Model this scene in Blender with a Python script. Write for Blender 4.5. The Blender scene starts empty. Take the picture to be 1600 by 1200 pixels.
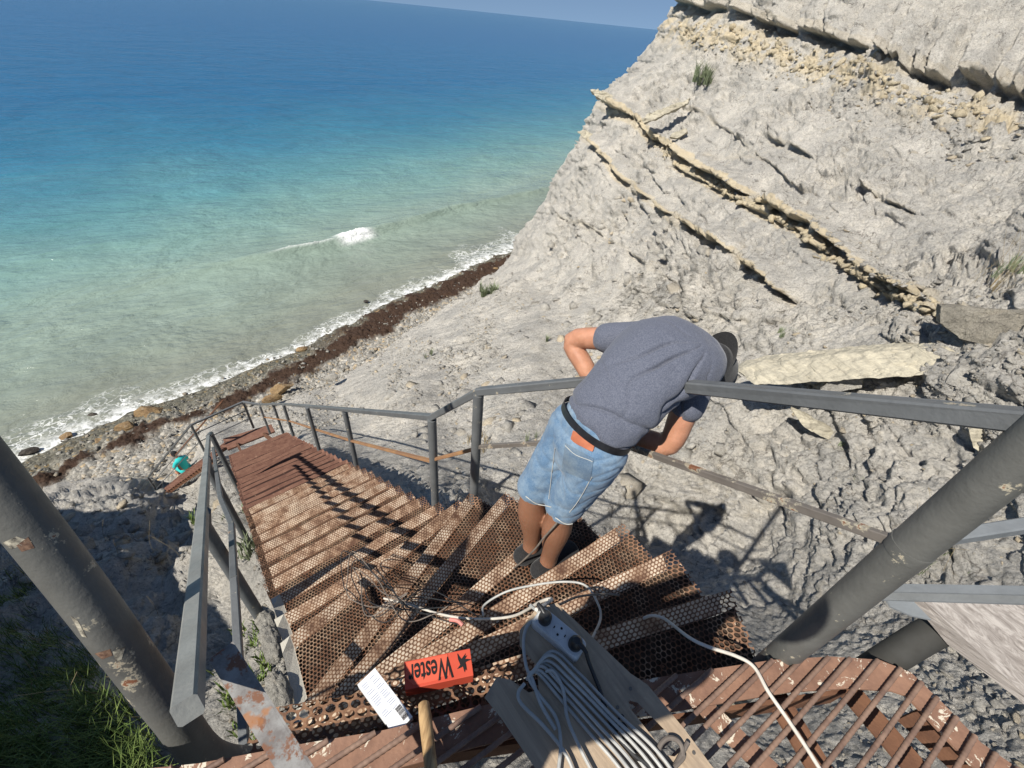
import bpy, bmesh, math, random
import numpy as np
from mathutils import Vector, Matrix
random.seed(7); rng = np.random.default_rng(7)
scene = bpy.context.scene
COL = scene.collection

# ---------------------------------------------------------------- camera
D_, HH_ = 855., 574.2
F = math.sqrt(D_*HH_)
nad = np.array([800-.1027*D_, 600+.9947*D_])
dn = np.array([nad[0]-800, -(nad[1]-600), -F]); dn /= np.linalg.norm(dn)
upc = -dn
yc = np.array([0, 0, -1.]); yc = yc-yc.dot(upc)*upc; yc /= np.linalg.norm(yc)
xc = np.cross(yc, upc)
RC = np.array([xc, yc, upc])
CAM = np.array([0, 0, 1.45])
def ray(px, py): return RC@np.array([(px-800)/F, -(py-600)/F, -1.])
def P(px, py, d): return CAM+d*ray(px, py)
def PZ(px, py, z):
    r = ray(px, py); return CAM+(z-CAM[2])/r[2]*r
cam = bpy.data.cameras.new('camera'); co = bpy.data.objects.new('camera', cam); COL.objects.link(co)
cam.sensor_width = 36; cam.lens = F*36/1600; cam.clip_start = .02; cam.clip_end = 60000
M4 = Matrix.Identity(4)
for i in range(3):
    for j in range(3): M4[i][j] = RC[i][j]
    M4[i][3] = CAM[i]
co.matrix_world = M4
scene.camera = co

# ---------------------------------------------------------------- light
SUN = ray(1130, 865); SUN = SUN/np.linalg.norm(SUN)          # direction the light travels
elev = math.asin(-SUN[2]); az_to = math.atan2(-SUN[0], -SUN[1])
w = bpy.data.worlds.new('World'); scene.world = w; w.use_nodes = True
nt = w.node_tree
sky = nt.nodes.new('ShaderNodeTexSky'); sky.sky_type = 'NISHITA'; sky.sun_disc = False
sky.sun_elevation = elev; sky.sun_rotation = az_to; sky.air_density = 1.0; sky.dust_density = .2; sky.ozone_density = 2.2
bg = nt.nodes['Background']
tc = nt.nodes.new('ShaderNodeTexCoord'); va = nt.nodes.new('ShaderNodeVectorMath'); va.operation = 'ADD'; va.inputs[1].default_value = (0, 0, .22)
nt.links.new(tc.outputs['Generated'], va.inputs[0]); nt.links.new(va.outputs[0], sky.inputs['Vector'])
nt.links.new(sky.outputs[0], bg.inputs[0]); bg.inputs[1].default_value = .078
sl = bpy.data.lights.new('sun', 'SUN'); sl.energy = 5.0; sl.angle = math.radians(.53); sl.color = (1, .95, .87)
so = bpy.data.objects.new('sun', sl); COL.objects.link(so)
so.rotation_euler = Vector(SUN).to_track_quat('-Z', 'Y').to_euler()
scene.view_settings.view_transform = 'Standard'; scene.view_settings.look = 'None'
scene.view_settings.exposure = .38; scene.view_settings.gamma = 1
scene.cycles.transparent_max_bounces = 24; scene.cycles.max_bounces = 7; scene.cycles.diffuse_bounces = 3
scene.cycles.use_denoising = True

# ---------------------------------------------------------------- numpy noise
_perm = rng.permutation(256).astype(np.int64)
def _h(ix, iy, iz, s=0):
    return _perm[(_perm[(_perm[(ix+s) & 255]+iy) & 255]+iz) & 255]
_g = rng.normal(size=(256, 3)); _g /= np.linalg.norm(_g, axis=1)[:, None]
_r = rng.random((256, 5))
def perlin(p, s=0):
    i = np.floor(p).astype(np.int64); f = p-i; u = f*f*f*(f*(f*6-15)+10)
    out = 0
    for dx in (0, 1):
        wx = u[:, 0] if dx else 1-u[:, 0]
        for dy in (0, 1):
            wy = u[:, 1] if dy else 1-u[:, 1]
            for dz in (0, 1):
                wz = u[:, 2] if dz else 1-u[:, 2]
                g = _g[_h(i[:, 0]+dx, i[:, 1]+dy, i[:, 2]+dz, s)]
                out = out+wx*wy*wz*(g[:, 0]*(f[:, 0]-dx)+g[:, 1]*(f[:, 1]-dy)+g[:, 2]*(f[:, 2]-dz))
    return out*1.6
def fbm(p, n=4, s=0, gain=.5):
    a = 1.; o = 0
    for k in range(n): o = o+a*perlin(p*2**k, s+k*17); a *= gain
    return o
def blocks(p, s=0, tilt=1.):
    """fractured blocks: every worley cell is a little tilted facet; returns height and edge distance"""
    i = np.floor(p).astype(np.int64)
    b1 = np.full(len(p), 9.); b2 = np.full(len(p), 9.); h = np.zeros(len(p))
    for dx in (-1, 0, 1):
        for dy in (-1, 0, 1):
            for dz in (-1, 0, 1):
                c = i+np.array([dx, dy, dz]); k = _h(c[:, 0], c[:, 1], c[:, 2], s)
                q = c+_r[k, :3]; v = p-q; d = (v*v).sum(1)
                hh = _r[k, 3]-.5+tilt*(v*_g[(k*7+3) & 255]).sum(1)
                m = d < b1
                b2 = np.where(m, b1, np.minimum(b2, d)); h = np.where(m, hh, h); b1 = np.where(m, d, b1)
    return h, np.sqrt(b2)-np.sqrt(b1)
def seg_dist(px, py, line):
    """distance to a polyline, signed side and running length"""
    best = np.full(px.shape, 1e9); side = np.zeros(px.shape); run = np.zeros(px.shape); acc = 0
    for (x0, y0), (x1, y1) in zip(line[:-1], line[1:]):
        dx, dy = x1-x0, y1-y0; L = math.hypot(dx, dy)
        t = np.clip(((px-x0)*dx+(py-y0)*dy)/L/L, 0, 1)
        d = np.hypot(px-x0-t*dx, py-y0-t*dy); sd = (dx*(py-y0)-dy*(px-x0))/L
        m = d < best
        side = np.where(m, sd, side); run = np.where(m, acc+t*L, run); best = np.where(m, d, best); acc += L
    return best, side, run

# ---------------------------------------------------------------- object helpers
def tag(o, label=None, cat=None, group=None, kind=None):
    if label: o['label'] = label
    if cat: o['category'] = cat
    if group: o['group'] = group
    if kind: o['kind'] = kind
    return o
def empty(name, loc, label, cat, group=None):
    o = bpy.data.objects.new(name, None); o.empty_display_size = .1; COL.objects.link(o); o.location = Vector(loc)
    return tag(o, label, cat, group)
def link(name, me, mat, parent=None, smooth=False):
    o = bpy.data.objects.new(name, me); COL.objects.link(o)
    for m in (mat if isinstance(mat, (list, tuple)) else [mat]): me.materials.append(m)
    if smooth: me.polygons.foreach_set('use_smooth', [True]*len(me.polygons))
    if parent is not None:
        o.parent = parent; o.matrix_parent_inverse = Matrix.Translation(-parent.location)
    return o
def grid_mesh(name, V, nr, nc, mask=None):
    """V: (nr*nc,3)"""
    idx = np.arange(nr*nc).reshape(nr, nc)
    q = np.stack([idx[:-1, :-1], idx[1:, :-1], idx[1:, 1:], idx[:-1, 1:]], -1).reshape(-1, 4)
    if mask is not None: q = q[mask.reshape(-1)]
    me = bpy.data.meshes.new(name)
    me.vertices.add(len(V)); me.vertices.foreach_set('co', np.asarray(V, np.float32).ravel())
    me.loops.add(len(q)*4); me.loops.foreach_set('vertex_index', q.ravel().astype(np.int32))
    me.polygons.add(len(q)); me.polygons.foreach_set('loop_start', (np.arange(len(q))*4).astype(np.int32))
    me.update(calc_edges=True)
    return me
def attr(me, name, vals):
    a = me.attributes.new(name, 'FLOAT', 'POINT'); a.data.foreach_set('value', np.asarray(vals, np.float32))
class MB:
    """mesh builder"""
    def __init__(s): s.v = []; s.f = []; s.uv = []
    def add(s, vs, fs):
        n = len(s.v); s.v += [tuple(map(float, v)) for v in vs]; s.f += [tuple(i+n for i in f) for f in fs]
    def box(s, c, ax, ay, az):
        c, ax, ay, az = map(np.asarray, (c, ax, ay, az))
        vs = [c+i*ax+j*ay+k*az for i in (-1, 1) for j in (-1, 1) for k in (-1, 1)]
        s.add(vs, [(0, 1, 3, 2), (4, 6, 7, 5), (0, 4, 5, 1), (2, 3, 7, 6), (0, 2, 6, 4), (1, 5, 7, 3)])
    def bar(s, a, b, w, h, up=(0, 0, 1)):
        a, b, up = map(lambda t: np.asarray(t, float), (a, b, up)); d = b-a; L = np.linalg.norm(d); d = d/L
        x = np.cross(d, up); x /= np.linalg.norm(x); y = np.cross(x, d)
        s.box((a+b)/2, d*L/2, x*w/2, y*h/2)
    def poly(s, pts, w, h, up=(0, 0, 1), bev=.12):
        """rectangular section swept along a polyline with mitred corners and chamfered edges"""
        pts = [np.asarray(p, float) for p in pts]; up = np.asarray(up, float); n = len(pts)
        sec = []
        b = bev*min(w, h)
        prof = [(-w/2+b, -h/2), (w/2-b, -h/2), (w/2, -h/2+b), (w/2, h/2-b), (w/2-b, h/2), (-w/2+b, h/2), (-w/2, h/2-b), (-w/2, -h/2+b)]
        for i in range(n):
            d0 = pts[i]-pts[i-1] if i else pts[1]-pts[0]; d1 = pts[i+1]-pts[i] if i < n-1 else d0
            d0 = d0/np.linalg.norm(d0); d1 = d1/np.linalg.norm(d1); t = d0+d1; t /= np.linalg.norm(t)
            x = np.cross(t, up); x /= np.linalg.norm(x); y = np.cross(x, t)
            k = 1/max(.5, t.dot(d0))
            dh = (d1-d0); ax = abs(dh.dot(x)); ay = abs(dh.dot(y)); kx, ky = (k, 1) if ax > ay else (1, k)
            sec.append([pts[i]+x*px*kx+y*py*ky for px, py in prof])
        m = len(prof); vs = [v for q in sec for v in q]
        fs = [(i*m+j, i*m+(j+1) % m, (i+1)*m+(j+1) % m, (i+1)*m+j) for i in range(n-1) for j in range(m)]
        fs += [tuple(range(m))[::-1], tuple((n-1)*m+j for j in range(m))]
        s.add(vs, fs)
    def tube(s, pts, r, seg=12, caps=True):
        pts = [np.asarray(p, float) for p in pts]; n = len(pts)
        rr = r if hasattr(r, '__len__') else [r]*n
        ref = None; vs = []
        for i in range(n):
            d = pts[min(i+1, n-1)]-pts[max(i-1, 0)]; d /= np.linalg.norm(d)+1e-12
            if ref is None:
                ref = np.cross(d, (0, 0, 1.)) if abs(d[2]) < .9 else np.cross(d, (1., 0, 0))
            ref = ref-ref.dot(d)*d; ref /= np.linalg.norm(ref); y = np.cross(d, ref)
            vs += [pts[i]+rr[i]*(math.cos(a)*ref+math.sin(a)*y) for a in [2*math.pi*k/seg for k in range(seg)]]
        fs = [(i*seg+j, i*seg+(j+1) % seg, (i+1)*seg+(j+1) % seg, (i+1)*seg+j) for i in range(n-1) for j in range(seg)]
        if caps: fs += [tuple(range(seg))[::-1], tuple((n-1)*seg+j for j in range(seg))]
        s.add(vs, fs)
    def prism(s, pts, nrm, th):
        pts = [np.asarray(p, float) for p in pts]; nrm = np.asarray(nrm, float); m = len(pts)
        vs = pts+[p+nrm*th for p in pts]
        s.add(vs, [tuple(range(m))[::-1], tuple(range(m, 2*m))]+[(i, (i+1) % m, m+(i+1) % m, m+i) for i in range(m)])
    def mesh(s, name):
        me = bpy.data.meshes.new(name); me.from_pydata(s.v, [], s.f); me.update()
        if s.uv:
            ul = me.uv_layers.new(name='UVMap'); flat = [c for u in s.uv for c in u]; ul.data.foreach_set('uv', flat)
        return me
    def build(s, name, mat, parent=None, smooth=False, bevel=0):
        me = s.mesh(name)
        if bevel:
            bm = bmesh.new(); bm.from_mesh(me); bmesh.ops.remove_doubles(bm, verts=bm.verts, dist=1e-5)
            bmesh.ops.recalc_face_normals(bm, faces=bm.faces)
            ed = [e for e in bm.edges if len(e.link_faces) == 2 and e.calc_face_angle(0) > .5]
            bmesh.ops.bevel(bm, geom=ed, offset=bevel, segments=2, profile=.6, affect='EDGES', clamp_overlap=True)
            bm.to_mesh(me); bm.free()
        o = link(name, me, mat, parent, smooth)
        if smooth: 
            try: me.set_sharp_from_angle(angle=math.radians(40))
            except Exception: pass
        return o
def spline(pts, n=8):
    """Catmull-Rom"""
    pts = [np.asarray(p, float) for p in pts]; q = [2*pts[0]-pts[1]]+pts+[2*pts[-1]-pts[-2]]; out = []
    for i in range(1, len(q)-2):
        for k in range(n):
            t = k/n; a, b, c, d = q[i-1:i+3]
            out.append(.5*((2*b)+(c-a)*t+(2*a-5*b+4*c-d)*t*t+(3*b-a-3*c+d)*t**3))
    out.append(pts[-1]); return out

# ---------------------------------------------------------------- materials
class NB:
    def __init__(s, name, rough=.6, spec=.3, metal=0):
        s.m = bpy.data.materials.new(name); s.m.use_nodes = True; s.t = s.m.node_tree; s.n = s.t.nodes; s.l = s.t.links
        s.b = s.n['Principled BSDF']; s.b.inputs['Roughness'].default_value = rough
        s.b.inputs['Specular IOR Level'].default_value = spec; s.b.inputs['Metallic'].default_value = metal
    def new(s, t, **k):
        o = s.n.new('ShaderNode'+t)
        for a, v in k.items():
            if a.startswith('i_'):
                key = a[2:]; key = int(key) if key.isdigit() else key
                o.inputs[key].default_value = v
            else: setattr(o, a, v)
        return o
    def L(s, a, b): s.l.new(a, b)
    def coord(s, kind='Object', scale=(1, 1, 1)):
        c = s.new('TexCoord'); m = s.new('Mapping'); m.inputs['Scale'].default_value = scale; s.L(c.outputs[kind], m.inputs[0]); return m.outputs[0]
    def noise(s, vec, scale, detail=4, rough=.6, dist=0):
        o = s.new('TexNoise'); o.inputs['Scale'].default_value = scale; o.inputs['Detail'].default_value = detail
        o.inputs['Roughness'].default_value = rough; o.inputs['Distortion'].default_value = dist; s.L(vec, o.inputs['Vector']); return o.outputs['Fac']
    def ramp(s, fac, stops, interp='LINEAR'):
        o = s.new('ValToRGB'); e = o.color_ramp; e.interpolation = interp
        while len(e.elements) < len(stops): e.elements.new(.5)
        for x, (p, c) in zip(e.elements, stops):
            x.position = p; x.color = tuple(c)+(1,) if hasattr(c, '__len__') else (c, c, c, 1)
        s.L(fac, o.inputs[0]); return o.outputs[0]
    def mix(s, fac, a, b, mode='MIX'):
        o = s.new('Mix', data_type='RGBA', blend_type=mode)
        for inp, v in ((o.inputs[0], fac), (o.inputs[6], a), (o.inputs[7], b)):
            if hasattr(v, 'links'): s.L(v, inp)
            elif hasattr(v, '__len__'): inp.default_value = tuple(v)+(1,)
            else: inp.default_value = v
        return o.outputs[2]
    def math(s, op, a, b=0, c=0, clamp=False):
        o = s.new('Math', operation=op, use_clamp=clamp)
        for i, v in enumerate((a, b, c)):
            if hasattr(v, 'links'): s.L(v, o.inputs[i])
            else: o.inputs[i].default_value = v
        return o.outputs[0]
    def vmath(s, op, a, b=(0, 0, 0)):
        o = s.new('VectorMath', operation=op)
        for i, v in enumerate((a, b)):
            if hasattr(v, 'links'): s.L(v, o.inputs[i])
            else: o.inputs[i].default_value = v
        return o
    def attr(s, name):
        o = s.new('Attribute'); o.attribute_name = name; return o.outputs['Fac']
    def color(s, c):
        if hasattr(c, 'links'): s.L(c, s.b.inputs['Base Color'])
        else: s.b.inputs['Base Color'].default_value = tuple(c)+(1,)
    def rough(s, c): s.L(c, s.b.inputs['Roughness'])
    def bump(s, h, dist=.01, strength=1, prev=None):
        o = s.new('Bump'); o.inputs['Distance'].default_value = dist; o.inputs['Strength'].default_value = strength
        s.L(h, o.inputs['Height'])
        if prev is not None: s.L(prev, o.inputs['Normal'])
        s.L(o.outputs[0], s.b.inputs['Normal']); return o.outputs[0]
def mat_noise(name, c1, c2, scale=8, rough=.7, spec=.3, metal=0, bump=0, bscale=60, lo=.35, hi=.65, stretch=(1, 1, 1)):
    b = NB(name, rough, spec, metal); v = b.coord('Object', stretch)
    b.color(b.mix(b.ramp(b.noise(v, scale, 5), [(lo, 0), (hi, 1)]), c1, c2))
    if bump: b.bump(b.noise(v, bscale, 4), bump)
    return b.m
def mat_rock(name, a=(.585, .55, .485), c=(.42, .402, .365), bed=(.62, .52, .35), s=1.):
    b = NB(name, .92, .15); v = b.coord('Object')
    col = b.mix(b.ramp(b.noise(v, .9*s, 6, .65), [(.35, 0), (.62, 1)]), a, c)
    col = b.mix(b.math('MULTIPLY', b.ramp(b.noise(v, 3.3*s, 5, .7, 1), [(.55, 0), (.72, 1)]), .55), col, (.50, .44, .34))
    sp = b.ramp(b.noise(v, 26*s, 4, .7), [(.28, .50), (.48, 1.), (.72, 1.24)])
    col = b.mix(1., col, sp, 'MULTIPLY')
    cz = b.new('TexVoronoi', feature='DISTANCE_TO_EDGE'); cz.inputs['Scale'].default_value = 1.6*s
    cn = b.new('TexNoise'); cn.inputs['Scale'].default_value = 2.5; cn.inputs['Detail'].default_value = 6; b.L(v, cn.inputs['Vector']); ca = b.vmath('MULTIPLY_ADD', cn.outputs['Color'], (.9, .9, .9)); b.L(v, ca.inputs[2]); b.L(ca.outputs[0], cz.inputs['Vector'])
    crk = b.math('MULTIPLY', b.ramp(cz.outputs['Distance'], [(0, 1), (.022, 0)]), b.ramp(b.noise(v, 1.1*s, 4, .6), [(.40, 0), (.55, .8)]))
    col = b.mix(crk, col, (.13, .115, .10))
    bd = b.attr('bed')
    col = b.mix(b.math('MULTIPLY', bd, b.ramp(b.noise(v, 5*s, 4), [(.2, .6), (.5, 1)])), col, bed)
    b.color(col)
    n1 = b.bump(b.noise(v, 9*s, 8, .74, .3), .12/s, .95)
    vo = b.new('TexVoronoi', feature='F1'); vo.inputs['Scale'].default_value = 22*s
    mp = b.vmath('ADD', v, (0, 0, 0)); nz = b.new('TexNoise'); nz.inputs['Scale'].default_value = 6; b.L(v, nz.inputs['Vector'])
    ad = b.vmath('MULTIPLY_ADD', nz.outputs['Color'], (.25, .25, .25)); b.L(v, ad.inputs[2]); b.L(ad.outputs[0], vo.inputs['Vector'])
    n2 = b.bump(vo.outputs['Color'], .022/s, .9, n1)
    v2 = b.new('TexVoronoi', feature='F1'); v2.inputs['Scale'].default_value = 7*s; b.L(ad.outputs[0], v2.inputs['Vector'])
    n3 = b.bump(v2.outputs['Color'], .05/s, .8, n2)
    b.bump(b.noise(v, 90*s, 3, .7), .006/s, .8, n3)
    return b.m
ROCK = mat_rock('marl_rock')
# ================================================================ SETTING
SEA_Z = -14.
sA = PZ(0, 735, SEA_Z)[:2]; sB = PZ(800, 393, SEA_Z)[:2]; sT = (sB-sA)/np.linalg.norm(sB-sA); sN = np.array([-sT[1], sT[0]])
wl = np.array([PZ(*p, SEA_Z)[:2] for p in [(0, 735), (100, 690), (230, 640), (300, 615), (400, 575), (500, 530), (600, 480), (700, 435), (800, 393)]])
wt = (wl-sA)@sT; wu = (wl-sA)@sN
def shore_ut(x, y):
    q = np.stack([x, y], -1)-sA; t = q@sT; u = q@sN
    tt = np.stack([t, 0*t, 0*t], -1)
    return u-np.interp(t, wt, wu)-.35*perlin(tt*.45+3.3)-.15*perlin(tt*1.7+9), t
# ---- sea
def geo(a, n, first, ratio):
    o = [a]
    for i in range(n): o.append(o[-1]+first*ratio**i)
    return np.array(o)
us = np.concatenate([np.arange(-4, 26, .12), geo(26, 150, .14, 1.065)]); us = us[us < 30000]
ts = np.concatenate([-geo(25, 75, .2, 1.15)[::-1], np.arange(-24.8, 60, .2), geo(60, 75, .2, 1.15)])
U, T = np.meshgrid(us, ts, indexing='ij'); U = U.ravel(); T = T.ravel()
X = sA[0]+U*sN[0]+T*sT[0]; Y = sA[1]+U*sN[1]+T*sT[1]
su, st = shore_ut(X, Y)
pp = np.stack([X, Y, 0*X], -1)
near = np.clip(1-U/140, 0, 1)
Zs = SEA_Z+.05*near*perlin(np.stack([U*.45+.3*perlin(pp*.2), T*.13, 0*U], -1))+.025*near*perlin(pp*1.3)
crest = np.interp(T, [0, 15, 20, 24, 35, 43, 60], [14, 12.2, 10.8, 10.3, 10.4, 9.2, 7])+.4*perlin(np.stack([T*.3, 0*T, 0*T], -1))
amp = np.interp(T, [6, 14, 22, 40, 58], [0, .18, .5, .4, .2])
dc = U-crest
Zs += amp*np.where(dc > 0, np.exp(-(dc/1.5)**2), np.exp(-(dc/.55)**2))
white = np.exp(-((T-24)/1.5)**4)*np.exp(-((dc+.15)/.75)**4)
white = np.maximum(white, .5*np.exp(-((T-20)/2.2)**4)*np.exp(-(dc/.12)**2))
Zs += white*(.12+.22*np.abs(perlin(pp*5)))
me = grid_mesh('sea', np.stack([X, Y, Zs], -1), len(us), len(ts))
attr(me, 'shore', su); attr(me, 'white', white); attr(me, 'foamw', np.interp(T, [-10, 0, 5, 9, 13, 17, 22, 30, 40], [3.2, 3.2, 2.7, 1.5, 1.4, 2.4, 2.8, 3.8, 4.8])*(.75+.5*fbm(pp*.25, 3, 5)))
b = NB('sea_water', .16, .28)
d = b.attr('shore'); v = b.coord('Object'); vs = b.coord('Object', (.05, .05, .05))
nz = b.noise(vs, 1.4, 5, .6, .6)
d2 = b.math('ADD', b.math('MULTIPLY', d, b.math('ADD', .72, b.math('MULTIPLY', nz, .5))), 1.0)
lg = b.math('DIVIDE', b.math('LOGARITHM', b.math('MAXIMUM', d2, 1.), 10.), 4.)
def lp(m): return math.log10(m+1)/4
cr = b.ramp(lg, [(0, (.205, .205, .165)), (lp(3), (.215, .235, .19)), (lp(7), (.225, .275, .225)), (lp(12), (.235, .31, .255)), (lp(19), (.175, .295, .26)),
                 (lp(28), (.10, .245, .26)), (lp(45), (.035, .165, .245)), (lp(80), (.009, .110, .225)), (lp(260), (.005, .092, .21)), (lp(2500), (.012, .115, .215))])
tu = b.ramp(b.noise(b.coord('Object', (.16, .16, .16)), 1.2, 6, .7, 1.2), [(.3, .84), (.7, 1.14)])
cr = b.mix(1., cr, tu, 'MULTIPLY')
# foam: lacy near the water line, solid on the breaker
vf = b.new('TexVoronoi', feature='DISTANCE_TO_EDGE'); vf.inputs['Scale'].default_value = 2.3
nn = b.new('TexNoise'); nn.inputs['Scale'].default_value = 1.6; nn.inputs['Detail'].default_value = 6; b.L(v, nn.inputs['Vector'])
wv = b.vmath('MULTIPLY_ADD', nn.outputs['Color'], (1.5, 1.5, 1.5)); b.L(v, wv.inputs[2]); b.L(wv.outputs[0], vf.inputs['Vector'])
lace = b.ramp(vf.outputs['Distance'], [(.0, 1), (.045, .85), (.10, 0)])
wid = b.attr('foamw')
band = b.math('SUBTRACT', 1., b.math('DIVIDE', d, wid), clamp=True)
blot = b.ramp(b.noise(v, 1.5, 7, .75, .8), [(.40, 0), (.60, 1)])
solid = b.math('MULTIPLY', b.ramp(band, [(.35, 0), (.85, 1)]), b.ramp(b.noise(v, 2.6, 7, .7), [(.42, 0), (.58, 1)]))
foam = b.math('MAXIMUM', solid, b.math('MULTIPLY', b.math('MULTIPLY', lace, blot), b.ramp(band, [(.02, 0), (.3, 1)])))
wh = b.math('MULTIPLY', b.attr('white'), b.ramp(b.noise(v, 5, 6, .7), [(.3, .3), (.5, 1.2)]), clamp=True)
foam = b.math('MAXIMUM', foam, wh)
b.color(b.mix(foam, cr, (.80, .81, .79))); b.rough(b.math('ADD', .13, b.math('MULTIPLY', foam, .6)))
vw = b.coord('Object', (1, 1, 1))
rot0 = b.new('Mapping'); rot0.inputs['Rotation'].default_value = (0, 0, -math.atan2(sN[1], sN[0])+.3); b.L(vw, rot0.inputs[0])
rot = b.new('Mapping'); rot.inputs['Scale'].default_value = (1, .5, 1); b.L(rot0.outputs[0], rot.inputs[0])
n0 = b.bump(b.noise(rot.outputs[0], .16, 5, .62, .4), 1.35, .8)
n1 = b.bump(b.noise(rot.outputs[0], 1.1, 5, .65, .4), .28, .8, n0)
b.bump(b.noise(rot.outputs[0], 5., 3, .6), .035, .8, n1)
tag(link('sea', me, b.m, smooth=True), kind='structure')

# ---- beach
us = np.arange(-16, 1.6, .09); ts = np.arange(-9, 52, .11)
U, T = np.meshgrid(us, ts, indexing='ij'); U = U.ravel(); T = T.ravel()
X = sA[0]+U*sN[0]+T*sT[0]; Y = sA[1]+U*sN[1]+T*sT[1]
su, st = shore_ut(X, Y)
pp = np.stack([X, Y, 0*X], -1)
inl = -su
Zb = SEA_Z+.02+np.where(inl > 0, .17*inl+.012*np.maximum(inl-3, 0)**2, .35*inl)
wr0 = np.interp(T, [0, 6, 12, 20, 30, 40], [1.6, 1.7, 1.0, .4, .4, .3])+.3*perlin(np.stack([T*.6, 0*T, 0*T], -1)); wr1 = np.interp(T, [0, 6, 12, 20, 26, 40], [2.6, 3.0, 3.1, 3.0, 2.9, 2.4])+.3*perlin(np.stack([T*.8, 0*T+5, 0*T], -1))
wrn = fbm(pp*.9, 5, 5, .65)*1.3
wrack = np.clip((inl-wr0)/.35+wrn*.9, 0, 1)*np.clip((wr1-inl)/.35+wrn*1.0, 0, 1)
wrack = np.maximum(wrack, (T > 12)*np.clip((.8-np.abs(inl-.8))*1.5+wrn, 0, 1)*np.clip((T-12)/4, 0, 1))
h1, e1 = blocks(pp*4.5, 3, .6); h2, e2 = blocks(pp*2.0+7, 9, .6)
peb = np.clip(inl-.05, 0, 1)
Zb += peb*(.10*h1+.13*h2+.10*fbm(pp*.8, 3, 8))+wrack*(.10+.10*fbm(pp*5, 3, 2))
me = grid_mesh('beach', np.stack([X, Y, Zb], -1), len(us), len(ts))
attr(me, 'wrack', wrack); attr(me, 'wet', np.clip(1.25-inl/2.2, 0, 1))
b = NB('beach_shingle', .85, .25); v = b.coord('Object')
vo = b.new('TexVoronoi', feature='F1'); vo.inputs['Scale'].default_value = 7.; b.L(v, vo.inputs['Vector'])
ve = b.new('TexVoronoi', feature='DISTANCE_TO_EDGE'); ve.inputs['Scale'].default_value = 7.; b.L(v, ve.inputs['Vector'])
sep = b.new('SeparateColor'); b.L(vo.outputs['Color'], sep.inputs[0])
col = b.ramp(sep.outputs[0], [(0, (.20, .19, .165)), (.4, (.30, .285, .25)), (.75, (.42, .40, .355)), (.93, (.42, .32, .19)), (1, (.55, .53, .48))])
col = b.mix(b.ramp(ve.outputs['Distance'], [(0, 1), (.05, 0)]), col, (.10, .09, .08))
col = b.mix(b.attr('wet'), col, b.mix(1., col, (.42, .42, .37), 'MULTIPLY'))
col = b.mix(b.attr('wrack'), col, b.mix(b.noise(v, 9, 5, .7), (.018, .011, .008), (.075, .042, .025)))
b.color(col)
n = b.bump(vo.outputs['Distance'], -.06, .9); b.bump(b.noise(v, 22, 5, .7), .03, .9, n)
tag(link('beach', me, b.m), kind='structure')

# ---- stairs frame of reference (used by ground and stairs)
SD = np.array([-.682, .732]); SD /= np.linalg.norm(SD); SL = np.array([-SD[1], SD[0]]); SL = np.array([-.732, -.682]); SL /= np.linalg.norm(SL)
C1 = np.array([-.505, 2.1]); SZ0 = -1.57; SS = .727
def sp(s, l, dz=0): q = C1+s*SD+l*SL; return np.array([q[0], q[1], SZ0-SS*s+dz])
def dplane(px, py, off):
    r = ray(px, py); k = (SZ0+off+SS*C1.dot(SD)-1.45)/(r[2]+SS*r[:2].dot(SD)); return k
def dz(px, py, z): return (z-1.45)/ray(px, py)[2]

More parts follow.
